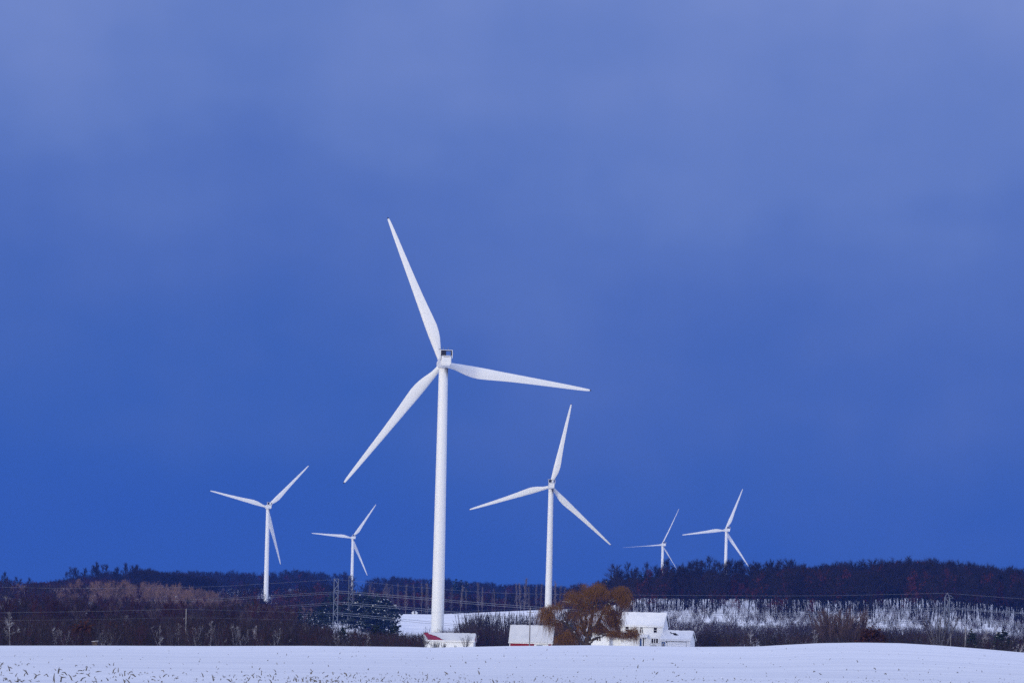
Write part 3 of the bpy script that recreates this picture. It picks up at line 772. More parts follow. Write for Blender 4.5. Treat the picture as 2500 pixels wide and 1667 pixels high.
# vase-shaped trees between shed and barn
for x, yt, Y, d, w in ((1138, 1497, 800, 0, .95), (1152, 1506, 810, 1, .9), (1172, 1500, 850, 2, .9), (1188, 1494, 900, 0, .8), (1204, 1490, 930, 1, .8), (1222, 1494, 900, 2, .8), (1240, 1492, 920, 0, .8), (1256, 1490, 900, 1, .8), (1272, 1490, 930, 2, .8), (1288, 1494, 900, 0, .75),
                       (1306, 1500, 880, 1, .8), (1322, 1502, 860, 2, .7), (1196, 1520, 790, 1, .9), (1222, 1530, 780, 2, .9), (1250, 1512, 860, 0, .8), (1276, 1510, 850, 0, .8)):
    plant('vase', x, Y, 'bare vase-shaped tree in the grove between the white shed and the barn', 'tree', 'grove between shed and barn', ytop=yt, idx=d, widen=w * .85)
for k in range(34):
    x = random.uniform(1150, 1425); Y = random.uniform(840, 1020)
    plant('vase', x, Y, 'bare vase-shaped tree in the grove between the white shed and the barn' if x < 1325 else 'bare vase-shaped tree on the low ground behind the willow', 'tree', 'grove between shed and barn' if x < 1325 else 'bare trees behind the willow', ytop=random.gauss(1497, 6), widen=random.uniform(.6, .95))
plant('vase', 1138, 700, 'dark bare multi-stemmed shrub in front of the right end of the white shed', 'shrub', None, ytop=1545, idx=1, widen=.85)
plant('bush', 1062, 700, 'rounded bare shrub in front of the left half of the white shed', 'shrub', None, ytop=1562, idx=1, widen=1.35)
plant('bush', 1083, 702, 'low bare shrub right against the front wall of the white shed', 'shrub', None, ytop=1566, idx=2, widen=.9)
plant('vase', 1044, 800, 'bare bush left of the tallest tower foot, behind the white shed', 'shrub', None, ytop=1527, idx=0, widen=.5)
plant('vase', 1086, 800, 'bare bush right of the tallest tower foot, behind the white shed', 'shrub', None, ytop=1526, idx=1, widen=.5)
# right foreground bushes
plant('bush_tan', 2046, 640, 'large rounded tan-brown bush below the right hill', 'shrub', None, ytop=1482, idx=0, widen=.8)
plant('bush_tan', 2088, 600, 'lower tan-brown bush right of the large rounded one', 'shrub', None, ytop=1526, idx=1, widen=.8)
plant('bush_pale', 2294, 540, 'pale fan-shaped multi-stemmed bush below the right lattice pylon', 'shrub', None, ytop=1498, idx=0, widen=.95)
plant('bush_pale', 2345, 545, 'slim reddish tan bush between the pale fan bush and the utility pole', 'shrub', None, ytop=1534, idx=1, widen=.6)
plant('bush_rust', 2120, 520, 'rust-brown leafy bush behind the snow hump', 'shrub', None, ytop=1541, widen=1.25)
plant('bush_rust', 2150, 530, 'lower rust-brown bush behind the snow hump', 'shrub', None, ytop=1552, widen=1.1)
plant('bush_rust', 198, 540, 'dark rust-brown leafy bush beside the small tan hut', 'shrub', None, ytop=1532, widen=.95)
plant('bush_rust', 268, 560, 'dark leafy bush right of the small tan hut', 'shrub', None, ytop=1536, widen=.85)
for x, yt, Y in ((1722, 1535, 700), (1748, 1532, 680), (1790, 1540, 660), (1832, 1536, 690), (1870, 1532, 700), (1915, 1530, 680), (1948, 1528, 690), (2178, 1526, 700), (2212, 1530, 690)):
    plant('vase', x, Y, 'dark bare bush in the thicket right of the white garage', 'shrub', 'bare bushes right of the garage', ytop=yt, idx=0 if x % 2 else 1, widen=.75)
plant('bush', 1595, 735, 'small reddish bare shrub below the triple window of the white house', 'shrub', None, ytop=1567, idx=1, widen=.8)

# --- masses nobody could count, each one object
def merge(name, mats, protos, items, label, cat):
    """items: (proto index, X, Y, z, scale xy, scale z)"""
    out = Geo(); arr = []
    for tg, cg, moff in protos:
        g2 = Geo()
        for src in (tg, cg):
            for v in src.v: pass
            va, fa = src.arrays()
            n0 = g2.n
            g2.v.append(va); g2.n += len(va)
            for f, m in fa: g2.f.append((f + n0, moff[m]))
        v, fs = g2.arrays()
        by = {}
        for f, m in fs: by.setdefault((f.shape[1], m), []).append(f)
        arr.append((v, {k: np.concatenate(q) for k, q in by.items()}))
    for pi, X, Y, z, s, h in items:
        v, by = arr[pi]; a = random.uniform(0, 6.283); c, s_ = math.cos(a) * s, math.sin(a) * s
        w = np.stack([v[:, 0] * c - v[:, 1] * s_ + X, v[:, 0] * s_ + v[:, 1] * c + Y, v[:, 2] * h + z], -1)
        out.v.append(w)
        for (k, m), f in by.items(): out.f.append((f + out.n, m))
        out.n += len(w)
    # join per size and material before building
    by = {}
    for f, m in out.f: by.setdefault((f.shape[1], m), []).append(f)
    out.f = [(np.concatenate(q), k[1]) for k, q in by.items()]
    o = out.build(name, mats)
    tag(o, label, cat, kind='stuff')
    return o

LO = dict(limbs=10, subs=4, twigs=6)
# right hill canopy + far ridge + rest of the left woods
mats = MT('trunk_far', 'twig', 'twig_red', 'leaf_red', 'twig_tan', 'twig_dark', 'needle', 'needle2', 'leafsnow', 'twig_brown', 'bush_tan_twig')
pro = []
for q in range(3): pro.append((*bare_tree(300 + q, H=18, clear=.3, W=.40, tr=.06, tl=2.4, a0=1.2, a1=.5, **LO), (0, 1, 2)))
for q in range(3): pro.append((*bare_tree(310 + q, H=17, clear=.3, W=.38, tr=.07, tl=2.2, a0=1.2, a1=.5, leaves=150, limbs=9, subs=3, twigs=5), (0, 2, 3)))
for q in range(2): pro.append((*bare_tree(320 + q, H=18, clear=.3, W=.40, tr=.06, tl=2.3, a0=1.2, a1=.5, **LO), (0, 5, 2)))
for q in range(2): pro.append((*bare_tree(330 + q, H=12, clear=.2, W=.33, tr=.065, tl=1.8, **LO), (0, 2, 2)))
for q in range(2): pro.append((*bare_tree(340 + q, H=10, clear=.12, W=.50, tr=.055, tl=1.7, limbs=10, subs=4, twigs=6, a0=1.3, a1=.5), (0, 4, 2)))
pro.append((*pine(350, cards=9, per=4, layers=9, size=1.1, snowy=.04), (0, 6, 7, 8)))
for q in range(2): pro.append((*shrub(360 + q, H=5, W=3.4, stems=9, twigs=12, tr=.10, tl=1.5, sr=.06, base=1.2), (0, 5)))      # 13, 14: undergrowth
for q in range(2): pro.append((*shrub(370 + q, H=5, W=3.4, stems=9, twigs=12, tr=.09, tl=1.4, sr=.06, base=1.2), (0, 2)))      # 15, 16
for q in range(2): pro.append((*bare_tree(380 + q, H=18, clear=.62, W=.20, tr=.075, tl=2.1, trunk_r=.22, limbs=7, subs=3, twigs=5), (0, 1, 2)))   # 17 .. 21: slope trunks
for q in range(3): pro.append((*bare_tree(386 + q, H=18, clear=.56, W=.22, tr=.065, tl=2.2, trunk_r=.14 + .06 * q, limbs=8, subs=3, twigs=5, fork=q > 0), (0, 1, 5)))
for q in range(2): pro.append((*bare_tree(395 + q, H=12, clear=.12, W=.45, tr=.05, tl=1.8, limbs=10, subs=4, twigs=6, a0=1.3, a1=.5), (0, 9, 2)))   # 22, 23 grey brown
for q in range(2): pro.append((*bare_tree(397 + q, H=12, clear=.12, W=.45, tr=.05, tl=1.8, limbs=10, subs=4, twigs=6, a0=1.3, a1=.5), (0, 10, 2)))   # 24, 25 brown tan
items = []
def floor_fill(n, xr, Yr, H0, H1, kinds, keep=lambda x, Y: True, wide=1.5):
    for k in range(n):
        x = random.uniform(*xr); Y = random.uniform(*Yr)
        if not keep(x, Y): continue
        H = random.uniform(H0, H1); put(random.choice(kinds), x, Y, H / 5, H / 5 * wide)
def put(pi, x, Y, h, w=None):
    X = P(x, 1560, Y)[0]
    items.append((pi, X, Y, gz(X, Y) - .2, (w or h), h))
rb = np.random.default_rng(77); bump = np.interp(np.arange(0, 2800), np.arange(0, 2800, 13), rb.normal(size=216)) * 4.0 + np.interp(np.arange(0, 2800), np.arange(0, 2800, 47), rb.normal(size=60)) * 5.0
def top_right(x): return top_right0(x) + bump[int(min(max(x, 0), 2799))] + 3 + (9 if 1480 < x < 1785 else 0)
def top_right0(x): return np.interp(x, [1340, 1400, 1470, 1490, 1560, 1660, 1760, 1820, 1890, 2000, 2050, 2110, 2200, 2250, 2310, 2360, 2420, 2500, 2600],
                                   [1446, 1440, 1412, 1402, 1398, 1388, 1396, 1398, 1388, 1388, 1374, 1384, 1376, 1371, 1372, 1379, 1384, 1396, 1404])
for k in range(1650):
    Y = 1605 + 330 * random.random() ** 1.7; x = random.uniform(1385, 3150)
    X = P(x, 1560, Y)[0]; z = gz(X, Y)
    hmax = P(x, top_right(x) + abs(random.gauss(0, 5)), Y)[2] - z
    H = min(hmax, random.uniform(17, 23))
    if Y > 1780: H = hmax * random.uniform(.85, 1)
    if H < 6: continue
    red = (math.sin(x * .017 + 1) + math.sin(x * .041 + Y * .023) + math.sin(Y * .05 - x * .009)) / 3
    pi = random.choice([3, 4, 5]) if random.random() < .10 + 1.1 * max(red, 0) else random.choice([0, 1, 2, 6, 7] if red > -.35 else [0, 22, 23, 24, 1])
    if pi > 20: H *= 1.4
    put(pi, x, Y, H / 18, H / 18 * random.uniform(.85, 1.15))
def patch(x, Y):                                                        # open snow on the slope
    y = 1455 + (1600 - Y) * .29
    return any(((x - a) / c) ** 2 + ((y - b) / d) ** 2 < 1 for a, b, c, d in ((1802, 1508, 16, 16), (2180, 1500, 45, 14), (1650, 1512, 40, 14), (2440, 1508, 60, 12), (1880, 1514, 40, 7)))
for k in range(1700):
    Y = 1604 - 200 * random.random() ** 1.35; x = random.uniform(1500, 3100)
    if patch(x, Y): continue
    if 1770 < x < 1840 and Y < 1560: continue
    H = min(random.uniform(17, 23), P(x, top_right(x) + 3, Y)[2] - gz(P(x, 1560, Y)[0], Y)); put(random.choice([17, 18, 19, 20, 21, 17, 18, 19, 3]), x, Y, H / 18, H / 18 * .9)
floor_fill(720, (1385, 3150), (1604, 1680), 3.5, 7, [13, 14, 13, 15])
def top_far(x): return top_far0(x) + bump[int(min(max(x * 1.3, 0), 2799))] * .55 + 1
def top_far0(x): return np.interp(x, [-100, 100, 250, 330, 380, 420, 500, 640, 690, 760, 830, 860, 885, 900, 960, 1000, 1040, 1100, 1150, 1200, 1300, 1370, 1420, 1500],
                                 [1420, 1420, 1400, 1394, 1394, 1396, 1394, 1396, 1391, 1394, 1402, 1412, 1424, 1410, 1410, 1409, 1412, 1416, 1418, 1420, 1426, 1432, 1440, 1446])
for k in range(1500):
    Y = 2600 + 290 * random.random() ** 1.2; x = random.uniform(120, 1470)
    if 850 < x < 888 and random.random() < .8: continue
    X = P(x, 1560, Y)[0]; z = gz(X, Y)
    hmax = P(x, top_far(x) + abs(random.gauss(0, 3)), Y)[2] - z
    H = min(hmax, random.uniform(13, 19)) if Y < 2780 else hmax * random.uniform(.85, 1)
    if H < 4: continue
    put(random.choice([0, 1, 2, 6, 7, 6, 7, 3 if random.random() < .5 else 6]), x, Y, H / 18, H / 18 * 1.25)
floor_fill(700, (120, 1470), (2450, 2850), 4, 9, [13, 14], lambda x, Y: not (850 < x < 888), 2.2)
for k in range(200):                                                    # trees below the tall ridge trees
    Y = random.uniform(1950, 2100); x = random.uniform(330, 520); X = P(x, 1560, Y)[0]
    H = min(P(x, np.interp(x, [330, 420, 520], [1394, 1402, 1410]) + abs(random.gauss(0, 4)), Y)[2] - gz(X, Y), 17)
    if H > 4: put(random.choice([0, 1, 6, 7]), x, Y, H / 18, H / 18 * 1.1)
floor_fill(420, (60, 540), (1880, 2060), 3, 6.5, [13, 15, 16], wide=2)
floor_fill(680, (-520, 720), (1500, 1760), 3, 6, [15, 16, 13], lambda x, Y: x < 700 - (Y - 1500) * .3, 1.6)
floor_fill(700, (-520, 740), (1000, 1500), 3, 6, [15, 16, 13], wide=1.5)
for k in range(2000):
    x = random.uniform(-520, 720); Y = random.uniform(760, 1700)
    X = P(x, 1560, Y)[0]; z = gz(X, Y)
    H = random.uniform(9, 13.5); lim = P(x, left_top(x) + abs(random.gauss(0, 4)), Y)[2] - z
    H = min(H, lim)
    if H < 3: continue
    ptan = math.exp(-((x - 400) / 190) ** 2) * math.exp(-((Y - 1480) / 190) ** 2)
    if random.random() < .9 * ptan: pi = random.choice([10, 11]); put(pi, x, Y, H / 10 * random.uniform(.8, 1.1), H / 10)
    elif random.random() < .25 + .6 * ptan: put(random.choice([24, 25, 22, 23]), x, Y, H / 12, H / 12)
    elif random.random() < .35: put(random.choice([22, 23]), x, Y, H / 12, H / 12)
    elif random.random() < .22: put(random.choice([6, 7]), x, Y, H / 18, H / 18 * 1.2)
    else: put(random.choice([8, 9]), x, Y, H / 12, H / 12)
floor_fill(600, (540, 945), (1450, 2500), 3, 8, [13, 14, 15], lambda x, Y: not (640 < x < 672 and Y < 2390) and not (x > 925 and Y > 1540), 2)
for k in range(420):                                                    # between left woods, pines and the far ridge
    x = random.uniform(540, 960); Y = random.uniform(1450, 2300); X = P(x, 1560, Y)[0]; z = gz(X, Y)
    lim = P(x, np.interp(x, [540, 600, 700, 800, 900, 960], [1440, 1435, 1425, 1430, 1448, 1460]) + random.uniform(0, 40), Y)[2] - z
    H = min(random.uniform(9, 18), lim)
    if H < 4 or (X / Y * F + PX > 930 and Y > 1550): continue
    if 640 < x < 672 and Y < 2390: continue
    put(random.choice([0, 3, 6, 7, 8, 9, 4, 10]), x, Y, H / 16, H / 16 * 1.1)
floor_fill(300, (850, 1440), (1850, 1990), 4, 8, [13, 14, 15], wide=2.2)
for k in range(260):                                                    # band behind the poplars
    x = random.uniform(860, 1420); Y = random.uniform(1860, 1960); X = P(x, 1560, Y)[0]; z = gz(X, Y)
    H = P(x, np.interp(x, [860, 1000, 1200, 1420], [1452, 1454, 1460, 1466]) + random.uniform(-6, 16), Y)[2] - z
    if H > 2: put(random.choice([0, 3, 4, 6, 8]), x, Y, H / 17, H / 17 * 1.5)
merge('far_woods', mats, pro, items, 'dense dark winter woods covering the ridges behind the fields', 'woods')

# brown thicket right behind the field crest
mats = MT('bark', 'twig_dark', 'twig_brown', 'twig_red', 'twig_grey', 'twig_snowy', 'twig')
pro = []
for q in range(3): pro.append((*shrub(400 + q, H=5, W=2.6, stems=9, twigs=13, tr=.030, tl=1.1, sr=.028), (0, 1)))
for q in range(2): pro.append((*shrub(410 + q, H=5, W=2.4, stems=9, twigs=12, tr=.028, tl=1.1, sr=.028), (0, 2)))
for q in range(2): pro.append((*shrub(420 + q, H=5, W=2.6, stems=9, twigs=12, tr=.028, tl=1.1, sr=.028), (0, 3)))
pro.append((*shrub(430, H=5, W=2.4, stems=8, twigs=12, tr=.026, tl=1.1, sr=.035), (4, 4)))
for q in range(3): pro.append((*shrub(440 + q, H=5, W=3.0, stems=11, twigs=14, tr=.045, tl=1.1, sr=.05, base=.9), (5, 5)))     # 8 .. 10 snowy bushes
for q in range(3): pro.append((*shrub(450 + q, H=5, W=3.0, stems=11, twigs=14, tr=.045, tl=1.1, sr=.05, base=.9), (0, 6)))     # 11 .. 13 dark bushes
items = []
def thick_left(x): return np.interp(x, [-200, 0, 120, 200, 300, 420, 560, 680, 760, 800, 860, 900, 940, 1030, 1110, 1130, 1240, 1260],
                                    [1485, 1490, 1498, 1502, 1500, 1500, 1495, 1505, 1514, 1520, 1530, 1537, 1541, 1544, 1540, 1520, 1530, 1545])
for k in range(1550):
    x = random.uniform(-520, 1255); Y = random.uniform(490, 720) if x < 1030 else random.uniform(770, 830)
    X = P(x, 1560, Y)[0]; z = gz(X, Y)
    top = thick_left(x) + bump[int(min(max(x, 0), 2799))] * .8 + abs(random.gauss(0, 9)) - 3 + (30 * (640 - Y) / 150 if Y < 640 and x < 860 else 0)
    H = P(x, top, Y)[2] - z
    if H < .8: continue
    pi = random.choice([0, 1, 2, 0, 3, 4, 3, 4, 5, 6, 7]) if x < 1030 else random.choice([3, 4, 5, 7])
    items.append((pi, X, Y, z - .1, min(max(H, 3.5), 8) / 5, H / 5))
merge('brown_thicket', mats, pro, items, 'dense dark brown thicket along the left far edge of the snow field', 'thicket')

items = []
def thick_right(x): return np.interp(x, [1360, 1440, 1690, 1700, 1730, 1800, 1900, 2000, 2100, 2250, 2350, 2450, 2700],
                                     [1552, 1545, 1552, 1546, 1538, 1540, 1536, 1538, 1542, 1536, 1546, 1548, 1550])
for k in range(900):
    x = random.uniform(1690, 3050); Y = random.uniform(500, 760) if x > 1760 else random.uniform(765, 800)
    X = P(x, 1560, Y)[0]; z = gz(X, Y)
    H = P(x, thick_right(x) + abs(random.gauss(0, 6)) + (8 if Y < 600 else 0), Y)[2] - z
    if H < .6: continue
    items.append((random.choice([0, 1, 3, 4, 4, 2, 5, 7]), X, Y, z - .1, min(max(H, 3), 8) / 5, H / 5))
for k in range(2000):                                                   # bushes and snow-laden scrub below the wooded slope
    Y = random.uniform(1120, 1500); x = random.uniform(1480, 3050)
    if patch(x, Y): continue
    c_ = math.sin(x * .045 + 2) * math.sin(Y * .03 + x * .01) + .5 * math.sin(x * .11 + Y * .05)
    if c_ < -.55: continue
    X = P(x, 1560, Y)[0]; H = random.uniform(2.2, 5.5)
    items.append((random.choice([8, 9, 10]) if random.random() < (.3 if Y < 1330 else .1) else random.choice([11, 12, 13, 4, 6]), X, Y, gz(X, Y) - .1, H / 5 * random.uniform(.8, 1.3), H / 5))
for k in range(40):                                                     # behind barn and willow
    x = random.uniform(1350, 1450); Y = random.uniform(760, 800); X = P(x, 1560, Y)[0]; z = gz(X, Y)
    H = P(x, 1552 + random.gauss(0, 6), Y)[2] - z
    items.append((random.choice([0, 3, 4]), X, Y, z - .1, H / 5 * .9, H / 5))
for k in range(5200):                                                   # scattered scrub at the foot of the right hill
    Y = random.uniform(980, 1500); x = random.uniform(1480, 2620); X = P(x, 1560, Y)[0]; z = gz(X, Y)
    if random.random() > .42 + .45 * math.sin(x * .021 + Y * .013) + (.35 if Y < 1200 else 0) + (.1 if Y > 1350 else 0): continue
    H = random.uniform(2.5, 6.5) * (1 if Y < 1250 else .75)
    items.append((random.choice([3, 4, 7, 7, 6, 0]), X, Y, z - .1, H / 5 * 1.1, H / 5))
for k in range(120):                                                    # weeds under the snowy hill, left
    Y = random.uniform(1000, 1330); x = random.uniform(560, 960); X = P(x, 1560, Y)[0]; z = gz(X, Y)
    H = random.uniform(3, 7); items.append((random.choice([3, 5, 7, 0, 1]), X, Y, z - .1, H / 5, H / 5))
merge('scrub', mats, pro, items, 'grey brown winter scrub at the foot of the right hill and around the farm', 'scrub')

# ----------------------------------------------------------------------------
# the golden willow
# ----------------------------------------------------------------------------
WY = 705.0
def wz(zx, zy, dy=0.0):
    p = P(1300 + zx / 8.254, 1400 + zy / 8.254, WY); p[1] += dy
    return p
rw = np.random.default_rng(5)
base = wz(1105, 1440); base[2] = gz(base[0], WY) - .2
wroot = empty('willow_tree', base)
tag(wroot, 'big golden-brown weeping willow between the red barn and the white house', 'tree')
tg, cg = Geo(), Geo()
def limb(pts, r0, r1, d0=0, d1=0):
    q = [wz(a, b, d0 + (d1 - d0) * k / (len(pts) - 1)) - base for k, (a, b) in enumerate(pts)]
    c = curve_through(q, 5)
    c[1:-1] += rw.normal(size=(len(c) - 2, 3)) * .07
    tg.tube(c, np.linspace(r0, r1, len(c)), 7)
    return c
L = []
trunk = [wz(1105, 1440) - base, wz(1110, 1330) - base, wz(1115, 1200) - base]
tg.tube(np.array([[0, 0, 0], trunk[0], trunk[1], trunk[2]]), [1.1, .95, .8, .6], 12)
L.append(limb([(1095, 1400), (1075, 1200), (1005, 1000), (968, 800), (990, 720), (900, 630), (820, 590), (700, 545)], .55, .1, 0, -1.5))
L.append(limb([(1115, 1380), (1145, 1150), (1190, 900), (1225, 720), (1285, 590), (1290, 450), (1270, 280)], .55, .1, 0, .8))
L.append(limb([(1125, 1400), (1190, 1140), (1320, 980), (1430, 750), (1530, 590), (1660, 505), (1800, 400)], .55, .1, .2, -1))
L.append(limb([(1060, 1420), (930, 1310), (790, 1140), (690, 1010), (540, 940), (400, 920), (310, 830), (250, 760)], .5, .07, -.4, -2.5))
L.append(limb([(690, 1010), (640, 880), (560, 730), (450, 640)], .2, .06, -1, -1))
L.append(limb([(570, 955), (500, 985), (420, 990), (330, 1060)], .17, .05, -1.5, -2.5))
L.append(limb([(1060, 1250), (960, 1080), (870, 1000), (800, 850), (700, 730)], .28, .06, .5, 2))
L.append(limb([(1120, 1430), (1230, 1320), (1370, 1265), (1520, 1220), (1650, 1240), (1850, 1190), (2040, 1110)], .42, .07, -.6, -3))
L.append(limb([(1195, 700), (1130, 630), (1080, 590), (1010, 530)], .2, .07, .3, -.8))
L.append(limb([(1360, 900), (1450, 940), (1550, 1000), (1600, 1080)], .18, .06, .5, 1))
L.append(limb([(1500, 640), (1560, 680), (1590, 760)], .16, .06, 0, 1))
L.append(limb([(1225, 720), (1300, 620), (1330, 680)], .16, .07, .5, 1.5))
L.append(limb([(1080, 1100), (1090, 920), (1040, 760), (1060, 560)], .3, .08, 1.2, 2.5))
L.append(limb([(1240, 840), (1310, 850), (1380, 870), (1450, 800)], .14, .05, -.8, -1.5))
for k in range(70):                                                     # thinner branches off the limbs
    c = L[rw.integers(0, len(L))]; a = c[rw.integers(len(c) // 3, len(c))]
    d = unit(rw.normal(size=3) * np.array([1, 1, .5]) + np.array([0, 0, .45])); p = path(rw, a, d, rw.uniform(1.5, 3.6), 4, .22, .02)
    tg.tube(p, np.linspace(.075, .025, 5), 4)
def strands(clumps, per, cx, cy, rx, ry, depth, l0, l1, spread=.25, tops=0.3, r=.021, cd=0, cr=.62):
    for q_ in range(clumps):
        t = rw.uniform(0, 6.283); q = math.sqrt(rw.uniform(0, 1))
        c0 = wz(cx + rx * q * math.cos(t), cy + ry * q * math.sin(t), cd + rw.normal() * depth) - base
        Lc = rw.uniform(l0, l1) * .01257
        for k in range(per):
            p = c0 + rw.normal(size=3) * np.array([cr, cr, cr * .45])
            a = rw.uniform(0, 6.283)
            d = unit(np.array([math.cos(a) * spread, math.sin(a) * spread, tops * rw.uniform(-.3, 1)]) + rw.normal(size=3) * .2 + np.array([0, 0, -.35]))
            L_ = Lc * rw.uniform(.55, 1.15); ns = 4
            pts = [p]
            for s_ in range(ns):
                d = unit(d + np.array([rw.normal() * .13, rw.normal() * .13, -.5]))
                pts.append(pts[-1] + d * L_ / ns)
            cg.tube(pts, np.linspace(r, r * .45, ns + 1), 3)
            for s_ in range(2):
                b, db = along(np.array(pts), rw.uniform(.1, .9))
                e = b + unit(db + rw.normal(size=3) * .35 + np.array([0, 0, -.3])) * rw.uniform(.3, .8)
                cg.cones([b], [e], r * .8)
strands(54, 23, 1230, 300, 250, 120, 2.4, 60, 170, .8, 1.1)
strands(21, 23, 1280, 420, 300, 110, 2.2, 80, 200, .7, .8)
strands(37, 20, 940, 500, 260, 90, 2.0, 60, 190, .8, .9)
strands(21, 19, 800, 420, 190, 80, 2.0, 50, 150, .8, .9)
strands(40, 23, 1800, 350, 150, 90, 1.8, 90, 260, .6, .6)
strands(21, 23, 1830, 480, 110, 100, 1.6, 150, 330, .3, .2)
strands(13, 20, 1560, 430, 160, 90, 2.0, 80, 200, .6, .6)
strands(17, 20, 500, 640, 160, 70, 1.8, 60, 230, .6, .6, cd=-1)
strands(27, 22, 290, 770, 120, 120, 1.6, 130, 380, .35, .2, cd=-2)
strands(10, 10, 290, 820, 110, 100, 1.3, 380, 560, .12, 0, cd=-2, cr=.4)
strands(13, 18, 480, 980, 150, 80, 1.4, 80, 300, .3, .1, cd=-1.5)
strands(45, 20, 710, 1230, 180, 110, 1.8, 100, 240, .3, .2)
strands(16, 19, 560, 1320, 110, 50, 1.5, 60, 140, .3, .2)
strands(20, 20, 1360, 1130, 110, 60, 1.0, 70, 150, .3, .2, cd=1.5)
strands(43, 19, 1670, 860, 130, 150, 1.6, 100, 290, .25, .1)
strands(13, 18, 1520, 820, 110, 130, 1.5, 100, 260, .3, .2)
strands(43, 20, 1740, 1195, 260, 50, 1.6, 60, 190, .5, .5, cd=-2)
strands(27, 20, 2030, 1160, 90, 80, 1.3, 80, 240, .35, .3, cd=-3)
strands(6, 15, 1600, 1130, 90, 80, 1.3, 80, 190, .35, .3)
strands(94, 16, 1100, 760, 380, 210, 2.2, 60, 220, .4, .3, cr=1.1)
strands(32, 16, 1080, 1080, 280, 120, 1.6, 60, 200, .3, .2, cr=.9)
strands(26, 18, 1540, 720, 130, 110, 1.8, 100, 260, .3, .2)
strands(16, 16, 1480, 980, 120, 90, 1.4, 80, 200, .3, .2)
tg.build('trunk', M['willow_bark'], wroot)
cg.build('hanging_twigs', M['willow_twig'], wroot)

# ----------------------------------------------------------------------------
# farm buildings
# ----------------------------------------------------------------------------
def gable(root, x0, x1, D, eave, ridge, ov=.35, wall='siding', roof='shingle', th=.16, snow_t=.16, y0=0., hole=None, gable_m=None, cell=.16, drift=None, base=-1.5, snow_m='snow'):
    """walls with gable ends along x; roof ridge runs along x; front is y = y0"""
    g = Geo(); ym = y0 + D / 2
    sl = (ridge - eave) / (D / 2 + ov); zb = eave; eave = eave + ov * sl - .02
    v = [(x0, y0, base), (x1, y0, base), (x1, y0, eave), (x0, y0, eave), (x0, y0 + D, base), (x1, y0 + D, base), (x1, y0 + D, eave), (x0, y0 + D, eave), (x0, ym, ridge), (x1, ym, ridge)]
    g.add(v, [(0, 1, 2, 3), (5, 4, 7, 6)]); g.add(v, [(1, 5, 6, 9, 2)], 1); g.add(v, [(4, 0, 3, 8, 7)], 1)
    g.build('wall', [M[wall], M[gable_m or wall]], root)
    g = Geo(); yb_ = y0 - ov
    xa, xb = x0 - ov * .8, x1 + ov * .8
    for sgn in (1, -1):
        yy = lambda y: y if sgn == 1 else 2 * ym - y
        a = [(xa, yy(yb_), zb), (xb, yy(yb_), zb), (xb, yy(ym), ridge + .02), (xa, yy(ym), ridge + .02)]
        b = [(p[0], p[1], p[2] + th) for p in a]
        f = [(0, 1, 2, 3), (4, 5, 6, 7), (0, 1, 5, 4), (1, 2, 6, 5), (3, 0, 4, 7)]
        g.add(a + b, f)
    rf = g.build('roof', M[roof], root)
    # fascia and gutter board along the front eave, barge boards on the gables
    g = Geo(); g.box(xa, xb, yb_ - .06, yb_ - .003, zb - .16, zb + th - .02)
    g.box(xa, xb, 2 * ym - yb_ + .003, 2 * ym - yb_ + .06, zb - .16, zb + th - .02)
    for xx in (xa - .05, xb + .003):
        for sgn in (1, -1):
            yy = lambda y: y if sgn == 1 else 2 * ym - y
            a = [(xx, yy(yb_), zb - .14), (xx, yy(ym), ridge - .12), (xx, yy(ym), ridge + th + .03), (xx, yy(yb_), zb + th + .01)]
            b = [(p[0] + .047, p[1], p[2]) for p in a]
            g.add(a + b, [(0, 1, 2, 3), (4, 5, 6, 7), (0, 1, 5, 4), (1, 2, 6, 5), (2, 3, 7, 6), (3, 0, 4, 7)])
    g.build('fascia', M['trim'], root)
    # the snow lying on the roof: a sheet with ragged thickness, open where hole() says so
    nx = max(4, int((xb - xa) / cell)); run = ym - yb_; ny = max(4, int(run / cell))
    g = Geo(); rs = np.random.default_rng(int(abs(x0 * 7 + D * 13)) + 3)
    for sgn in (1, -1):
        X_, S_ = np.meshgrid(np.linspace(xa + .02, xb - .02, nx + 1), np.linspace(0, 1, ny + 1))
        edge = np.minimum(1, np.minimum(S_ * run / .25 + .35, np.minimum((X_ - xa) / .2, (xb - X_) / .2) * .5 + .5))
        nz_ = .03 * np.sin(X_ * 1.7 + S_ * 3) + .025 * np.sin(X_ * 4.1 - S_ * 7) + rs.normal(size=X_.shape) * .006
        H_ = th + .012 + snow_t * edge + nz_ * edge
        if drift is not None: H_ = H_ + drift(X_, S_)
        front = yb_ + S_ * run - (.05 * (1 - S_) * (1 + .6 * np.sin(X_ * 2.3)))
        Yv = front if sgn == 1 else 2 * ym - front
        Zv = zb + S_ * (ridge + .02 - zb) + H_
        v = np.stack([X_, Yv, Zv], -1).reshape(-1, 3)
        fs = []
        skip = np.zeros((ny, nx), bool)
        for a in range(ny):
            for b in range(nx):
                if hole is not None and sgn == 1 and hole((X_[a, b] + X_[a, b + 1]) / 2, (S_[a, b] + S_[a + 1, b]) / 2):
                    skip[a, b] = True; continue
                q = a * (nx + 1) + b; fs.append((q, q + 1, q + nx + 2, q + nx + 1))
        g.add(v, fs)
        # skirt down to the roof at the eave and the two ends
        low = np.stack([X_, Yv, zb + S_ * (ridge + .02 - zb) + th + .004], -1)
        hi = v.reshape(ny + 1, nx + 1, 3)
        for A, B_ in ((hi[0], low[0]), (hi[:, 0], low[:, 0]), (hi[:, -1], low[:, -1])):
            k = len(A); vv = np.vstack([A, B_]); g.add(vv, [(q, q + 1, q + k + 1, q + k) for q in range(k - 1)])
    o = g.build('roof_snow', M[snow_m], rf, smooth=True)
    return rf

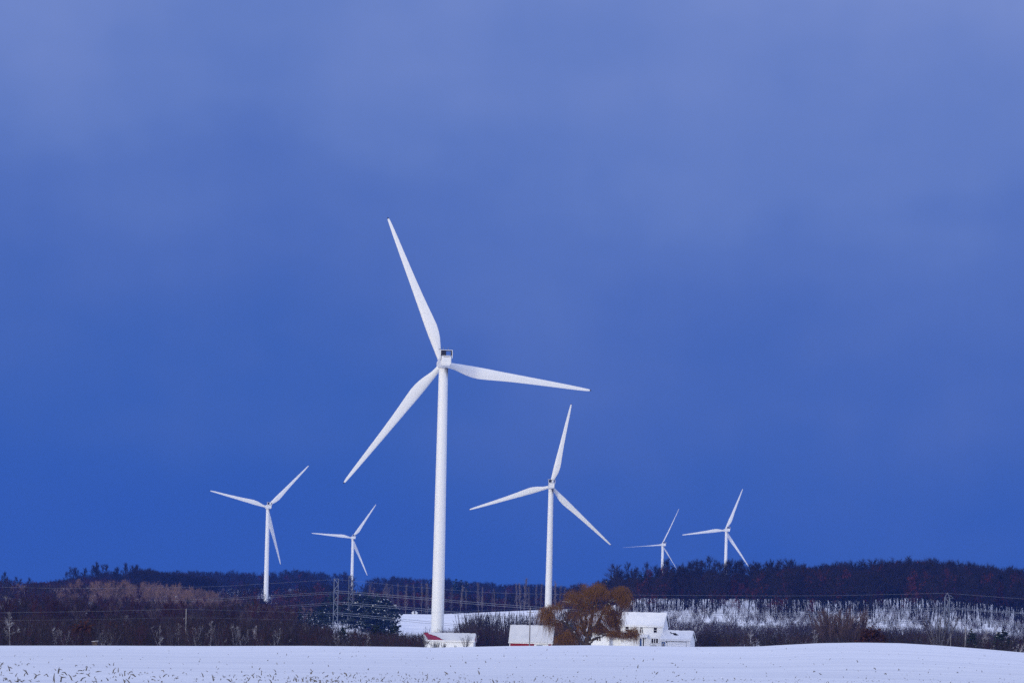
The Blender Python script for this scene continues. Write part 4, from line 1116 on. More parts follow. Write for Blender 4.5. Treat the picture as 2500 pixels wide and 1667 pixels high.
def window(root, x0, x1, z0, z1, y=0., cross='h', arch=False, n=1, frame_m='trim'):
    g = Geo(); w = .07; yf = y - .05
    g.box(x0 - w, x0, yf, y + .01, z0, z1); g.box(x1, x1 + w, yf, y + .01, z0, z1)
    g.box(x0 - w - .04, x1 + w + .04, yf - .03, y + .01, z0 - .09, z0)
    if not arch: g.box(x0 - w, x1 + w, yf, y + .01, z1, z1 + w)
    if cross == 'h': g.box(x0, x1, yf + .012, y + .005, (z0 + z1) / 2 - .035, (z0 + z1) / 2 + .035)
    for k in range(1, n):
        xx = x0 + (x1 - x0) * k / n; g.box(xx - .09, xx + .09, yf + .004, y + .006, z0, z1)
    if arch:
        r = (x1 - x0) / 2; c = (x0 + x1) / 2; g.box(x0, x1, yf + .004, y + .006, z1 - .04, z1 + .06)
        t = np.linspace(0, math.pi, 13)
        g.tube([(c + (r + .04) * math.cos(a), y - .02, z1 + .06 + (r + .04) * math.sin(a)) for a in t], .045, 4)
    fr = g.build('window', M[frame_m], root)
    g = Geo(); g.box(x0, x1, y - .022, y + .004, z0, z1)
    if arch:
        v = [(c, y - .02, z1 + .06)] + [(c + r * math.cos(a), y - .02, z1 + .06 + r * math.sin(a)) for a in t]
        g.add(v, [(0, q, q + 1) for q in range(1, len(t))])
    g.build('pane', M['glass'], fr)
    return fr

# white two-storey house: origin at the front right corner of the main block
th_h = -math.radians(13.4)
HO = P(1617, 1586, 740)
house = empty('farmhouse', HO, th_h)
tag(house, 'white two-storey farmhouse with snowy roofs and an attached garage, right of the willow', 'house')
hx = lambda px: (px - 1617) / 9.14
hz = lambda py: (1586 - py) / 9.38
gable(house, -11.2, 0, 8.0, 6.06, 9.42, ov=.4)
window(house, hx(1526.8), hx(1534.4), hz(1542.6), hz(1530.4))
window(house, hx(1562.2), hx(1568.4), hz(1546), hz(1535.6), cross='', arch=True, n=2)
window(house, hx(1595.0), hx(1602.8), hz(1543.8), hz(1531.8))
window(house, hx(1590.4), hx(1605.8), hz(1569.6), hz(1558.4), cross='', n=3)
# porch: lean-to roof, posts, blue entry door with sidelight, white screen
g = Geo(); px0, px1 = hx(1557), hx(1583)
v = [(px0, -1.7, hz(1556.2)), (px1, -1.7, hz(1556.2)), (px1, -.003, hz(1550)), (px0, -.003, hz(1550))]
v2 = [(a, b, c + .1) for a, b, c in v]
g.add(v + v2, [(0, 1, 2, 3), (4, 5, 6, 7), (0, 1, 5, 4), (1, 2, 6, 5), (2, 3, 7, 6), (3, 0, 4, 7)])
pr_ = g.build('porch_roof', M['trim'], house)
g = Geo(); v3 = [(a, b, c + .104) for a, b, c in v]; v4 = [(a + (.06 if q in (0, 3) else -.06), b + (.04 if q < 2 else -.002), c + .24) for q, (a, b, c) in enumerate(v)]
g.add(v3 + v4, [(4, 5, 6, 7), (0, 1, 5, 4), (1, 2, 6, 5), (3, 0, 4, 7)])
g.build('roof_snow', M['snow'], pr_)
for xx in (1560, 1570, 1581.5):
    g = Geo(); g.box(hx(xx) - .06, hx(xx) + .06, -1.62, -1.5, -1.2, hz(1556.4))
    g.build('porch_post', M['trim'], house)
g = Geo(); g.box(hx(1561.6), hx(1567.4), -.06, -.003, .55, hz(1559)); d = g.build('entry_door', M['blue'], house)
g = Geo(); g.box(hx(1569.6), hx(1572.0), -.05, -.003, .35, hz(1557.5)); g.build('sidelight', M['glass'], house)
g = Geo(); g.box(hx(1576.2), hx(1577.2), -.18, -.003, hz(1559.6), hz(1557)); g.build('wall_lamp', M['dark'], house)
g = Geo(); g.box(hx(1566.5), hx(1566.9), -.10, -.063, 1.35, 1.45); g.build('handle', M['steel'], d)
# corner boards, foundation shadow gap, small eave vent
for xx in (-11.2, -.16):
    g = Geo(); g.box(xx, xx + .16, -.025, -.003, -1, 5.95); g.build('corner_board', M['trim'], house)
# garage
gx0, gx1, gy = -.1, 7.55, -1.5
def hole(x, s):
    px = (x - hx(1632)) / (hx(1657) - hx(1632))
    c = .50 - .42 * px + .03
    hgt = np.interp(px, [0, .06, .18, .30, .42, .55, .7, .85, 1.0], [0, .05, .065, .035, .09, .135, .115, .06, 0])
    dx = .03 * math.sin(x * 9) + .02 * math.sin(x * 23)
    return 0 < px < 1 and abs(s - (.74 - .36 * px) + dx * .5) < hgt
garage_drift = lambda X, S_: .55 * np.exp(-((X - gx0) / 1.1) ** 2) * S_ + .0
gable(house, gx0, gx1, 7.0, 2.66, 4.85, ov=.35, y0=gy, hole=hole, drift=garage_drift, cell=.1, snow_t=.18)
g = Geo(); a, b = hx(1631.5), hx(1676.6)
zt = 2.18; zs = np.linspace(-.02, zt, 5)
for k in range(4): g.box(a, b, gy - .045, gy - .003, zs[k] + .012, zs[k + 1] - .012)
gd = g.build('garage_door', M['trim'], house)
g = Geo(); g.box((a + b) / 2 - .25, (a + b) / 2 + .2, gy - .09, gy - .047, .72, .86); g.build('handle', M['dark'], gd)
g = Geo(); g.box(a - .1, a - .003, gy - .06, gy + .01, -.5, zt + .003); g.box(b + .003, b + .1, gy - .06, gy + .01, -.5, zt + .003); g.box(a - .1, b + .1, gy - .06, gy + .01, zt + .006, zt + .12)
g.build('door_frame', M['greymetal'], house)
g = Geo(); a, b = hx(1617.4), hx(1625.8); g.box(a, b, gy - .05, gy - .003, -.2, 2.12); d = g.build('side_door', M['blue'], house)
c = (a + b) / 2; t = np.linspace(0, 2 * math.pi, 25)
g = Geo(); g.tube([(c + .23 * math.cos(q), gy - .06, 1.22 + .62 * math.sin(q)) for q in t], .045, 4); g.build('oval_frame', M['trim'], d)
g = Geo(); v = [(c, gy - .056, 1.22)] + [(c + .2 * math.cos(q), gy - .056, 1.22 + .58 * math.sin(q)) for q in t]; g.add(v, [(0, q, q + 1) for q in range(1, 25)]); g.build('oval_pane', M['glass'], d)
g = Geo(); g.box(hx(1628.2), hx(1629.4), gy - .2, gy - .003, 1.95, 2.35); g.build('wall_lamp', M['dark'], house)
# low wing behind the willow: gable to the front, brown boards above, white wall with a window below
g = Geo(); wx0, wx1 = hx(1440), hx(1489); wm = (wx0 + wx1) / 2; ez, rz = hz(1541.5), hz(1520)
v = [(wx0, -.8, -1.5), (wx1, -.8, -1.5), (wx1, -.8, ez - .6), (wx0, -.8, ez - .6), (wx0, 7, -1.5), (wx1, 7, -1.5), (wx1, 7, ez), (wx0, 7, ez)]
g.add(v, [(0, 1, 2, 3)]); g.add([v[1], v[5], v[6], (wx1, -.8, ez)], [(0, 1, 2, 3)]); g.add([v[0], v[4], v[7], (wx0, -.8, ez)], [(0, 1, 2, 3)])
g.add([(wx0, -.8, ez - .6), (wx1, -.8, ez - .6), (wx1, -.8, ez), (wm, -.8, rz), (wx0, -.8, ez)], [(0, 1, 2, 3, 4)], 1)
g.build('wing_wall', [M['siding'], M['brownwood']], house)
g = Geo(); g2 = Geo()
for s in (1, -1):
    ex = wx1 + .4 if s == 1 else wx0 - .4
    sl = (rz - ez) / (wx1 - wm); ze = ez - .4 * sl
    a = [(ex, -1.2, ze), (wm, -1.2, rz + .02), (wm, 7, rz + .02), (ex, 7, ze)]
    b = [(p[0], p[1], p[2] + .15) for p in a]; c = [(p[0], p[1] - .04 if k < 2 else p[1], p[2] + .156) for k, p in enumerate(a)]; d = [(p[0], p[1], p[2] + .28) for p in c]
    F6 = [(0, 1, 2, 3), (4, 5, 6, 7), (0, 1, 5, 4), (2, 3, 7, 6), (3, 0, 4, 7)]
    g.add(a + b, F6); g2.add(c + d, F6)
wr = g.build('wing_roof', M['shingle'], house); g2.build('roof_snow', M['snow'], wr)
window(house, hx(1459), hx(1468.5), hz(1567), hz(1556), y=-.8, cross='', n=2)
# connecting wall between the wing and the main block
g = Geo(); g.box(wx1 + .003, -11.203, 1.0, 6.5, -1.5, 2.7); g.build('link_wall', M['siding'], house)
g = Geo(); g.box(wx1 + .003, -11.203, .4, 6.6, 2.704, 2.95); g.build('link_roof', M['snow'], house)

# red barn
BO = P(1243.6, 1594, 738)
barn = empty('barn', BO, -math.radians(4.5))
tag(barn, 'red barn with a broad snow-covered roof left of the willow', 'barn')
bz = lambda py: (1594 - py) / 9.4
bx = lambda px: (px - 1243.6) / 9.37
gable(barn, 0, 11.0, 9.0, bz(1567.6), bz(1527), ov=.3, wall='redwood', gable_m='darkred', snow_m='thin_snow')
g = Geo(); g.box(bx(1303.5), bx(1338), -.05, -.003, -1, bz(1569.6)); g.build('sliding_door', M['siding'], barn)
for xx in (-.03, 10.84):
    g = Geo(); g.box(xx, xx + .19, -.03, -.003, -1, bz(1568)); g.build('corner_board', M['trim'], barn)
g = Geo(); g.box(-.2, 11.2, -.36, -.30, bz(1567.2), bz(1566.2)); g.build('gutter', M['greymetal'], barn)

# white shed with the magenta-red metal roof half cleared of snow
SO = P(1033.8, 1594, 735)
shed = empty('shed', SO, -math.radians(4.0))
tag(shed, 'low white shed with a partly snowy red roof in front of the tallest turbine', 'shed')
sz = lambda py: (1594 - py) / 9.44
sxx = lambda px: (px - 1033.8) / 9.42
def shed_hole(x, s):
    px = 1033.8 + x * 9.42; y = 1561.2 - s * (1561.2 - 1544.6)
    up = np.interp(px, [1034, 1041.6, 1042.5, 1048, 1056, 1064, 1072, 1078, 1086], [1543, 1543, 1546.6, 1548.6, 1550.4, 1553.0, 1556.6, 1559.4, 1561.2])
    up += .9 * ((px * .55) % 1.0)
    lo = np.interp(px, [1030, 1034.8, 1038, 1041, 1045], [1550, 1551.2, 1554.6, 1557.5, 1563])
    return y > up and y < lo
rf = gable(shed, 0, 12.9, 6.0, sz(1562.4), sz(1545), ov=.35, roof='redmetal', hole=shed_hole, cell=.085, snow_t=.1, snow_m='thin_snow')
g = Geo(); ov = .35; e0 = sz(1562.4); sl = (sz(1545) - e0) / 3.35; e0 += ov * sl
for k in range(46):                                                     # standing ribs of the metal sheets
    xx = -.2 + k * .29
    if xx > 6: break
    g.add([(xx, -ov, e0 - ov * sl + .185), (xx + .04, -ov, e0 - ov * sl + .185), (xx + .04, 3, sz(1545) + .185), (xx, 3, sz(1545) + .185), (xx + .02, -ov, e0 - ov * sl + .215), (xx + .02, 3, sz(1545) + .215)],
          [(0, 4, 5, 3), (4, 1, 2, 5)])
g.build('roof_rib', M['redmetal'], rf)
window(shed, sxx(1109), sxx(1113.4), sz(1577.3), sz(1573), cross='', n=2)
g = Geo(); g.box(12.903, 12.94, 1.2, 2.2, -.5, 2.6); g.build('side_door', M['greymetal'], shed)

# dark lean-to between barn and willow, tan hut at the left, tiny hut on the snowy hill
LO_ = P(1354, 1588, 742); lean = empty('lean_to', LO_, 0)
tag(lean, 'small dark blue lean-to with a snowy ledge between the barn and the willow', 'shed')
g = Geo(); g.box(0, 1.9, 0, 2.2, -1.2, 2.7); g.build('wall', M['navy'], lean)
g = Geo(); v = [(-.15, -.3, 2.72), (2.05, -.3, 2.72), (2.05, 2.4, 3.3), (-.15, 2.4, 3.3)]; g.add(v + [(a, b, c + .14) for a, b, c in v], [(0, 1, 2, 3), (4, 5, 6, 7), (0, 1, 5, 4), (1, 2, 6, 5), (2, 3, 7, 6), (3, 0, 4, 7)]); g.build('roof', M['navy'], lean)
g = Geo(); g.box(.05, 1.2, -.35, -.003, 1.75, 1.84); g.build('ledge', M['steel'], lean)
def hut(label, x, y, Y, w, h, m, d=1.0, eyes=True, rz=0):
    p = P(x, y, Y); r = empty('hut', p, rz); tag(r, label, 'hut')
    g = Geo(); v = [(-w/2,0,-1),(w/2,0,-1),(w/2,0,h),(-w/2,0,h*.86),(-w/2,d,-1),(w/2,d,-1),(w/2,d,h),(-w/2,d,h*.86)]
    g.add(v, [(0,1,2,3),(1,5,6,2),(5,4,7,6),(4,0,3,7),(3,2,6,7)]); g.build('wall', M[m], r)
    g = Geo(); e = .12
    a = [(-w/2-e,-e,h*.86+.01),(w/2+e,-e,h+.03),(w/2+e,d+e,h+.03),(-w/2-e,d+e,h*.86+.01)]; b = [(p_[0]*.97,p_[1],p_[2]+.09) for p_ in a]
    g.add(a + b, [(0,1,2,3),(4,5,6,7),(0,1,5,4),(1,2,6,5),(2,3,7,6),(3,0,4,7)]); g.build('roof', M['snow'], r)
    if eyes:
        g = Geo(); g.box(-w*.34, -w*.12, -.02, .0-.003, h*.42, h*.62); g.build('window', M['dark'], r)
    return r
hut('small tan box hut with a snowy roof at the edge of the left thicket', 231.5, 1577, 500, .85, .92, 'tanwood', .8)
hx2 = P(1012, 1496, 1778)
hutc = empty('hut', (hx2[0], 1778, gz(hx2[0], 1778)), 0); tag(hutc, 'tiny snow-covered hut with a dark chimney on the crest of the snowy hill', 'hut')
g = Geo(); g.box(-1.6, 1.6, 0, 3, -.5, .7); g.build('wall', M['siding'], hutc)
g = Geo(); g.add([(-2.2, -.3, .5), (2.2, -.3, .5), (1.1, 1.5, 1.7), (-1.1, 1.5, 1.7), (2.2, 3.3, .5), (-2.2, 3.3, .5)], [(0, 1, 2, 3), (3, 2, 4, 5), (0, 3, 5), (1, 4, 2)]); g.build('roof', M['snow'], hutc)
g = Geo(); g.box(-.3, .3, -.6, -.2, .2, 2.0); g.build('chimney', M['dark'], hutc)

# parked car in front of the barn, only its roof showing over the crest
co = P(1317, 1587.5, 732); car = empty('parked_car', (co[0], 732, co[2]), math.radians(4))
tag(car, 'white parked car in front of the barn door, mostly hidden by the snow crest', 'car')
prof = [(-2.1, .45), (-2.15, .8), (-1.25, .98), (-.55, 1.46), (.9, 1.5), (1.75, 1.05), (2.1, .95), (2.15, .45)]
g = Geo(); n = len(prof); w = .86
def cw(z): return w if z < 1.0 else w - (z - 1.0) * .38
v = [(-cw(z), y, z) for y, z in prof] + [(cw(z), y, z) for y, z in prof]
g.add(v, [(q, q + 1, q + n + 1, q + n) for q in range(n - 1)]); g.add(v, [tuple(range(n))]); g.add(v, [tuple(range(n, 2 * n))[::-1]]); g.add(v, [(n - 1, 0, n, 2 * n - 1)])
g.build('body', M['car_white'], car)
g = Geo(); e = .012
g.add([(-.78, -1.18 - e, 1.02), (.78, -1.18 - e, 1.02), (.64, -.60 - e, 1.43), (-.64, -.60 - e, 1.43)], [(0, 1, 2, 3)])
for s in (-1, 1): g.add([(s * (cw(1.06) + e), -1.0, 1.06), (s * (cw(1.06) + e), 1.5, 1.08), (s * (cw(1.42) + e), .85, 1.42), (s * (cw(1.42) + e), -.52, 1.42)], [(0, 1, 2, 3)])
g.build('windscreen', M['glass'], car)
for s in (-1, 1):
    for yy in (-1.35, 1.35):
        g = Geo(); g.tube([(s * .70, yy, .33), (s * .885, yy, .33)], .33, 16, cap=True); g.build('wheel', M['rubber'], car)

# ----------------------------------------------------------------------------
# pylons, poles and wires
# ----------------------------------------------------------------------------
def pylon(x, ytop, ybase, Y, label, w=2.0, arms=(), peak=False, m='steel', splay_from=.32, rz=0.0):
    b = P(x, ybase, Y); t = P(x + (ybase - ytop) * SR, ytop, Y); X = (b[0] + t[0]) / 2
    z0 = gz(X, Y) - .3; H = t[2] - z0
    r = empty('lattice_pylon', (X, Y, z0), rz); tag(r, label, 'pylon', 'lattice power pylons')
    def hw(z): return w / 2 if z > H * splay_from else w / 2 * (1 + 1.25 * (1 - z / (H * splay_from)))
    zt = H - (2.0 if peak else 0)
    g = Geo()
    for sx_ in (-1, 1):
        for sy in (-1, 1):
            zz = [0, H * splay_from, zt]
            g.tube([(sx_ * hw(z), sy * hw(z), z) for z in zz], .12, 4)
    if peak:
        for sx_ in (-1, 1):
            for sy in (-1, 1): g.tube([(sx_ * w / 2, sy * w / 2, zt), (0, 0, H)], .075, 4)
    g.build('leg', M[m], r)
    g = Geo(); n = int(H / 2.3)
    zz = np.linspace(H * .06, zt, n)
    for k in range(n - 1):
        a, c = zz[k], zz[k + 1]; ha, hc = hw(a), hw(c); s = 1 if k % 2 else -1
        for sy in (-1, 1):
            g.tube([(s * ha, sy * ha, a), (-s * hc, sy * hc, c)], .085, 3)
            g.tube([(sy * ha, s * ha, a), (sy * hc, -s * hc, c)], .085, 3)
        if k % 2 == 0:
            for sy in (-1, 1): g.tube([(-ha, sy * ha, a), (ha, sy * ha, a)], .085, 3)
    for sy in (-1, 1): g.tube([(-w / 2, sy * w / 2, zt), (w / 2, sy * w / 2, zt)], .06, 3)
    g.build('bracing', M[m], r)
    for dz, L_ in arms:
        g = Geo(); z = H - dz
        for sy in (-.6, .6):
            g.tube([(w / 2, sy, z), (w / 2 + L_, 0, z - .1)], .06, 4); g.tube([(w / 2, sy, z + 1.3), (w / 2 + L_, 0, z - .1)], .05, 4)
        g.build('cross_arm', M[m], r)
    return r
pylon(818, 1412, 1546, 1300, 'grey lattice pylon left of the pines, its braces catching the light', w=1.9)
pylon(854, 1406, 1548, 1390, 'dark lattice pylon in front of the small distant turbine tower', w=2.1, m='steel_dark')
pylon(2310, 1446, 1560, 1180, 'grey lattice pylon with a pointed top in front of the right hill', w=1.9, arms=((2.2, 1.7), (4.3, 1.6), (9.0, 1.6)), peak=True)

def pole(x, ytop, ybase, Y, label, r=.15, arm=0, can=False):
    b = P(x, ybase, Y); z0 = gz(b[0], Y) - .3; t = P(x, ytop, Y)
    e = empty('utility_pole', (b[0] + .0, Y, z0)); tag(e, label, 'utility pole')
    H = t[2] - z0
    g = Geo(); g.tube([(0, 0, 0), (0, 0, H * .5), (0, 0, H)], [r * 1.15, r, r * .8], 10, cap=True); g.build('shaft', M['wood'], e)
    if arm:
        g = Geo(); g.box(-arm, arm, -.1 - r, -r * .9, H - 1.15, H - 1.0); g.build('cross_arm', M['wood'], e)
        for xx in (-arm * .9, arm * .9, 0):
            g = Geo(); zb_ = H if xx == 0 else H - .997; g.tube([(xx, 0 if xx == 0 else -.1 - r / 2, zb_), (xx, 0 if xx == 0 else -.1 - r / 2, zb_ + .3)], .06, 6, cap=True); g.build('insulator', M['steel'], e)
    if can:
        g = Geo(); g.tube([(r + .32, 0, H - 1.9), (r + .32, 0, H - 1.0)], .28, 12, cap=True); g.box(r * .7, r + .1, -.08, .08, H - 1.6, H - 1.3); g.build('transformer', M['steel'], e)
pole(1292.6, 1483, 1580, 700, 'grey wooden utility pole in front of the red barn', arm=.9)
pole(452.5, 1485, 1580, 560, 'grey wooden utility pole at the edge of the left thicket', r=.14)
pole(2356.5, 1530, 1582, 530, 'grey wooden utility pole beside the dark green pine on the right', r=.13)
pole(2320.5, 1545, 1582, 535, 'thin pale post in front of the pale fan-shaped bush', r=.06)
pole(1345.5, 1526, 1592, 746, 'thin brown post at the right gable of the barn', r=.07)

def wire(pts, Y, label, r=.05, group='power lines across the valley', name='power_line'):
    pp = [P(p[0], p[1], p[2] if len(p) > 2 else Y) for p in pts]
    c = curve_through(pp, 8)
    g = Geo(); o0 = c[0].copy(); g.tube(c - o0, r, 4)
    o = g.build(name, M['wire'], smooth=True); o.location = o0
    tag(o, label, 'power line', group)
# sky wires
wire([(-260, 1424), (0, 1432), (190, 1435.5), (500, 1431.5), (633, 1425), (818, 1414)], 1300, 'thin sky wire running left from the top of the left lattice pylon', r=.028)
wire([(820, 1414), (900, 1421), (1020, 1433), (1230, 1447), (1500, 1451), (1760, 1453), (1980, 1453.5), (2180, 1450), (2310, 1447)], 1240, 'thin sky wire between the left and the right pylon tops', r=.028)
wire([(2310, 1447), (2400, 1454), (2500, 1461), (2640, 1470)], 1180, 'thin sky wire running right from the right lattice pylon', r=.028)
# three levels of conductors, each a pair
lev_l = [[(818, 1444), (743, 1448), (633, 1455), (520, 1461), (380, 1466), (243, 1468.5), (115, 1465), (-260, 1446)],
         [(818, 1470), (743, 1475), (633, 1482), (520, 1487), (400, 1490), (250, 1490), (100, 1485), (-260, 1470)],
         [(818, 1496), (743, 1499), (650, 1503), (520, 1508), (400, 1511), (250, 1512), (0, 1505), (-260, 1494)]]
lev_m = [[(820, 1441), (920, 1449), (1020, 1457), (1180, 1471), (1345, 1483), (1500, 1492.5), (1700, 1496), (1860, 1497), (1980, 1496.5), (2130, 1491.5), (2310, 1482)],
         [(820, 1468), (920, 1476), (1020, 1484), (1180, 1500), (1345, 1512), (1500, 1521), (1700, 1526), (1860, 1527), (1980, 1525.5), (2130, 1520), (2310, 1510)],
         [(820, 1494), (920, 1504), (1020, 1514), (1180, 1529), (1345, 1538), (1500, 1546), (1700, 1549), (1860, 1549), (1980, 1544.5), (2130, 1540), (2310, 1533)]]
lev_r = [[(2310, 1482), (2400, 1488), (2500, 1494.5), (2640, 1500)], [(2310, 1512), (2360, 1514), (2440, 1519), (2500, 1524), (2640, 1532)], [(2310, 1534), (2380, 1537), (2440, 1542), (2500, 1548), (2640, 1556)]]
nm = ['upper', 'middle', 'lower']
for k in range(3):
    for dy, ab in ((0, 'top'), (4.2, 'bottom')):
        wire([(a, b + dy) for a, b in lev_l[k]], 1300, f'{ab} wire of the {nm[k]} conductor pair left of the left pylons', r=.045)
        wire([(a, b + dy * 1.1) for a, b in lev_m[k]], 1240, f'{ab} wire of the {nm[k]} conductor pair between the left and right pylons', r=.07)
        wire([(a, b + dy * .7) for a, b in lev_r[k]], 1180, f'{ab} wire of the {nm[k]} conductor pair right of the right pylon', r=.07)
wire([(-260, 1500, 540), (0, 1495, 545), (220, 1491.5, 552), (452, 1486, 560)], 560, 'roadside wire ending left at the pole by the left thicket', r=.014, group='roadside wires')
wire([(452, 1486, 560), (650, 1492, 590), (870, 1496, 630), (1080, 1493, 665), (1293, 1484, 700)], 600, 'roadside wire sagging between the left pole and the barn pole', r=.014, group='roadside wires')
wire([(1293, 1484, 700), (1360, 1486, 715), (1440, 1489, 735), (1540, 1494, 760)], 720, 'service wire from the barn pole across the willow toward the house', r=.014, group='roadside wires')
wire([(-260, 1518, 540), (0, 1514, 545), (220, 1511.5, 552), (452, 1507, 560), (700, 1512, 600), (900, 1515, 640)], 560, 'faint low wire passing below the roadside wire at the left pole', r=.009, group='roadside wires')

# unused first copies are removed
for lst in PR.values():
    for q in lst:
        if not q[2]:
            for c in KIDS[q[0].name]: bpy.data.objects.remove(c)
            bpy.data.objects.remove(q[0])

# ----------------------------------------------------------------------------
# light, sky, air, camera
# ----------------------------------------------------------------------------
KEXP = 1.7; OVERCAST = (.84, .92, 1.36)
SUN_AZ, SUN_EL = math.radians(34), math.radians(12)     # behind the camera, a little to the left
sd = Vector((-math.sin(SUN_AZ) * math.cos(SUN_EL), -math.cos(SUN_AZ) * math.cos(SUN_EL), math.sin(SUN_EL)))
sl = bpy.data.lights.new('sun', 'SUN'); sl.energy = .70; sl.angle = math.radians(10); sl.color = (1, .95, .64)
so = bpy.data.objects.new('sun', sl); COL.objects.link(so); so.rotation_euler = sd.to_track_quat('Z', 'Y').to_euler()

W = bpy.data.worlds.new('World'); SC.world = W; W.use_nodes = True
nt = W.node_tree; Lk = nt.links.new
bg = nt.nodes['Background']
sky = nt.nodes.new('ShaderNodeTexSky'); sky.sky_type = 'NISHITA'; sky.sun_disc = False
sky.sun_elevation = SUN_EL; sky.sun_rotation = math.radians(214); sky.air_density = 1.0; sky.dust_density = 1.0; sky.ozone_density = 2.0
tc = nt.nodes.new('ShaderNodeTexCoord')
nrm = nt.nodes.new('ShaderNodeVectorMath'); nrm.operation = 'NORMALIZE'; Lk(tc.outputs['Generated'], nrm.inputs[0])
sep = nt.nodes.new('ShaderNodeSeparateXYZ'); Lk(nrm.outputs[0], sep.inputs[0])
def math_node(op, a, b=None, c=None):
    n = nt.nodes.new('ShaderNodeMath'); n.operation = op
    for k, q in enumerate((a, b, c)):
        if q is None: continue
        if isinstance(q, (int, float)): n.inputs[k].default_value = q
        else: Lk(q, n.inputs[k])
    return n.outputs[0]
def cloud(scale, loc, detail, rough=.5):
    mp = nt.nodes.new('ShaderNodeMapping'); mp.inputs['Scale'].default_value = scale; mp.inputs['Location'].default_value = loc; mp.inputs['Rotation'].default_value = (0, math.radians(5), 0)
    Lk(nrm.outputs[0], mp.inputs['Vector'])
    n = nt.nodes.new('ShaderNodeTexNoise'); n.inputs['Scale'].default_value = 1; n.inputs['Detail'].default_value = detail; n.inputs['Roughness'].default_value = rough
    Lk(mp.outputs[0], n.inputs['Vector']); return n.outputs['Fac']
c1 = cloud((5.5, 5.5, 13), (3.1, .4, 1.7), 3)
c2 = cloud((13, 13, 20), (1.3, 2.4, .6), 4, .5)
c3 = cloud((34, 34, 12), (.3, 1.4, 2.6), 4, .55)
z = sep.outputs['Z']; x = sep.outputs['X']
zz = math_node('MULTIPLY_ADD', math_node('SUBTRACT', c1, .5), .13, z)
zz = math_node('MULTIPLY_ADD', math_node('SUBTRACT', c2, .5), .095, zz)
zz = math_node('MULTIPLY_ADD', math_node('SUBTRACT', c3, .5), .03, zz)
zz = math_node('MULTIPLY_ADD', x, .10, zz)              # the bank is a little brighter towards the right
def blob(x0, z0, wx, wz_, amp, base):                      # a single brighter or darker cloud at a fixed direction
    a = math_node('POWER', math_node('DIVIDE', math_node('SUBTRACT', x, x0), wx), 2); b = math_node('POWER', math_node('DIVIDE', math_node('SUBTRACT', z, z0), wz_), 2)
    e = math_node('EXPONENT', math_node('MULTIPLY', math_node('ADD', a, b), -1.0))
    return math_node('MULTIPLY_ADD', e, amp, base)
zz = blob(.02, .190, .055, .018, .020, zz)
zz = blob(-.165, .178, .05, .03, .016, zz)
zz = blob(-.13, .075, .05, .03, .012, zz)
zz = blob(-.10, .125, .06, .015, -.008, zz)
zr = math_node('MULTIPLY', zz, 3.2)
rp = nt.nodes.new('ShaderNodeValToRGB'); rp.color_ramp.interpolation = 'B_SPLINE'
def lin(c): return tuple(((q / 255) / 12.92 if q / 255 < .04045 else ((q / 255 + .055) / 1.055) ** 2.4) for q in c) + (1,)
stops = [(0.0, (54, 95, 180)), (.10, (57, 97, 180)), (.18, (63, 101, 181)), (.27, (71, 105, 182)), (.36, (79, 110, 185)), (.48, (90, 119, 190)), (.55, (98, 126, 194)), (.66, (108, 133, 198)), (.80, (120, 142, 204)), (1.0, (150, 168, 220))]
el = rp.color_ramp.elements
while len(el) < len(stops): el.new(.5)
for e, (p, c) in zip(el, stops): e.position = p; e.color = lin(c)
Lk(zr, rp.inputs['Fac'])
skc = nt.nodes.new('ShaderNodeVectorMath'); skc.operation = 'SCALE'; Lk(sky.outputs['Color'], skc.inputs[0]); skc.inputs['Scale'].default_value = .15
mix = nt.nodes.new('ShaderNodeMix'); mix.data_type = 'RGBA'
mf = nt.nodes.new('ShaderNodeMapRange'); mf.interpolation_type = 'SMOOTHSTEP'; mf.inputs['From Min'].default_value = .30; mf.inputs['From Max'].default_value = .62
Lk(z, mf.inputs['Value'])
mb = nt.nodes.new('ShaderNodeMapRange'); mb.interpolation_type = 'SMOOTHSTEP'; mb.inputs['From Min'].default_value = .35; mb.inputs['From Max'].default_value = -.35
Lk(sep.outputs['Y'], mb.inputs['Value'])
Lk(math_node('MAXIMUM', mf.outputs['Result'], mb.outputs['Result']), mix.inputs['Factor'])
tint = nt.nodes.new('ShaderNodeVectorMath'); tint.operation = 'MULTIPLY'; Lk(skc.outputs['Vector'], tint.inputs[0]); tint.inputs[1].default_value = (1.0, 1.0, 1.0)
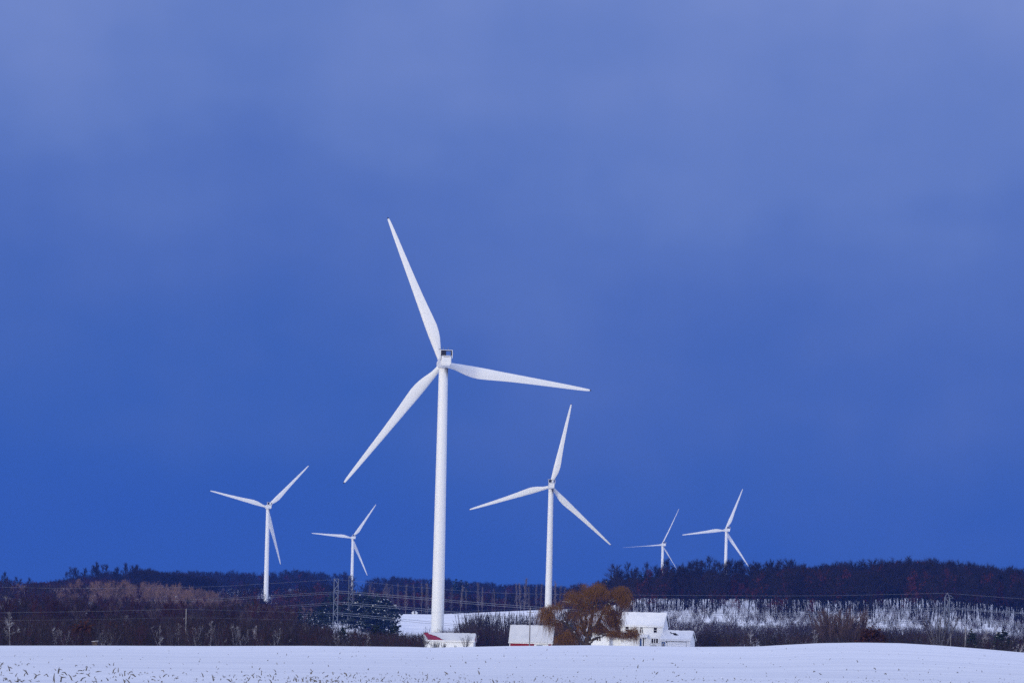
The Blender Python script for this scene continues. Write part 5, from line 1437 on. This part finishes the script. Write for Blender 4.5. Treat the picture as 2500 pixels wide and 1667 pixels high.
expo = nt.nodes.new('ShaderNodeVectorMath'); expo.operation = 'SCALE'; Lk(rp.outputs['Color'], expo.inputs[0]); expo.inputs['Scale'].default_value = 1 / KEXP
# everywhere but towards the storm bank a high, even overcast lies over the clear blue
ov = nt.nodes.new('ShaderNodeMix'); ov.data_type = 'RGBA'; ov.inputs['Factor'].default_value = .7
Lk(tint.outputs['Vector'], ov.inputs['A']); ov.inputs['B'].default_value = tuple(q / KEXP for q in OVERCAST) + (1,)
Lk(expo.outputs['Vector'], mix.inputs['A']); Lk(ov.outputs['Result'], mix.inputs['B'])
Lk(mix.outputs['Result'], bg.inputs['Color']); bg.inputs['Strength'].default_value = 1.0

hz_m = bpy.data.materials.new('blue_haze'); hz_m.use_nodes = True
hn = hz_m.node_tree; hn.nodes.remove(hn.nodes['Principled BSDF'])
pv = hn.nodes.new('ShaderNodeVolumePrincipled'); pv.inputs['Color'].default_value = (.04, .16, .80, 1); pv.inputs['Density'].default_value = .00009; pv.inputs['Anisotropy'].default_value = 0
hn.links.new(pv.outputs[0], hn.nodes['Material Output'].inputs['Volume'])
g = Geo(); g.box(-1800, 1800, -420, 4250, -7.5, 190)
o = g.build('haze', hz_m); tag(o, 'thin blue winter haze filling the air over the valley', 'haze', kind='stuff')

cam = bpy.data.cameras.new('camera'); cam.lens = 100; cam.sensor_width = 36; cam.sensor_fit = 'HORIZONTAL'
cam.shift_y = (PY - 1667 / 2) / 2500; cam.clip_start = 1; cam.clip_end = 30000
co_ = bpy.data.objects.new('camera', cam); COL.objects.link(co_)
co_.matrix_world = Matrix(((CR, -SR, 0, 0), (0, 0, -1, 0), (SR, CR, 0, CZ), (0, 0, 0, 1)))
SC.camera = co_
SC.view_settings.view_transform = 'Standard'; SC.view_settings.look = 'None'; SC.view_settings.exposure = math.log2(KEXP); SC.view_settings.gamma = 1
SC.cycles.max_bounces = 4; SC.cycles.diffuse_bounces = 2; SC.cycles.glossy_bounces = 2; SC.cycles.transmission_bounces = 2; SC.cycles.volume_bounces = 0
SC.cycles.use_denoising = False; SC.cycles.use_adaptive_sampling = False
bpy.context.view_layer.update()
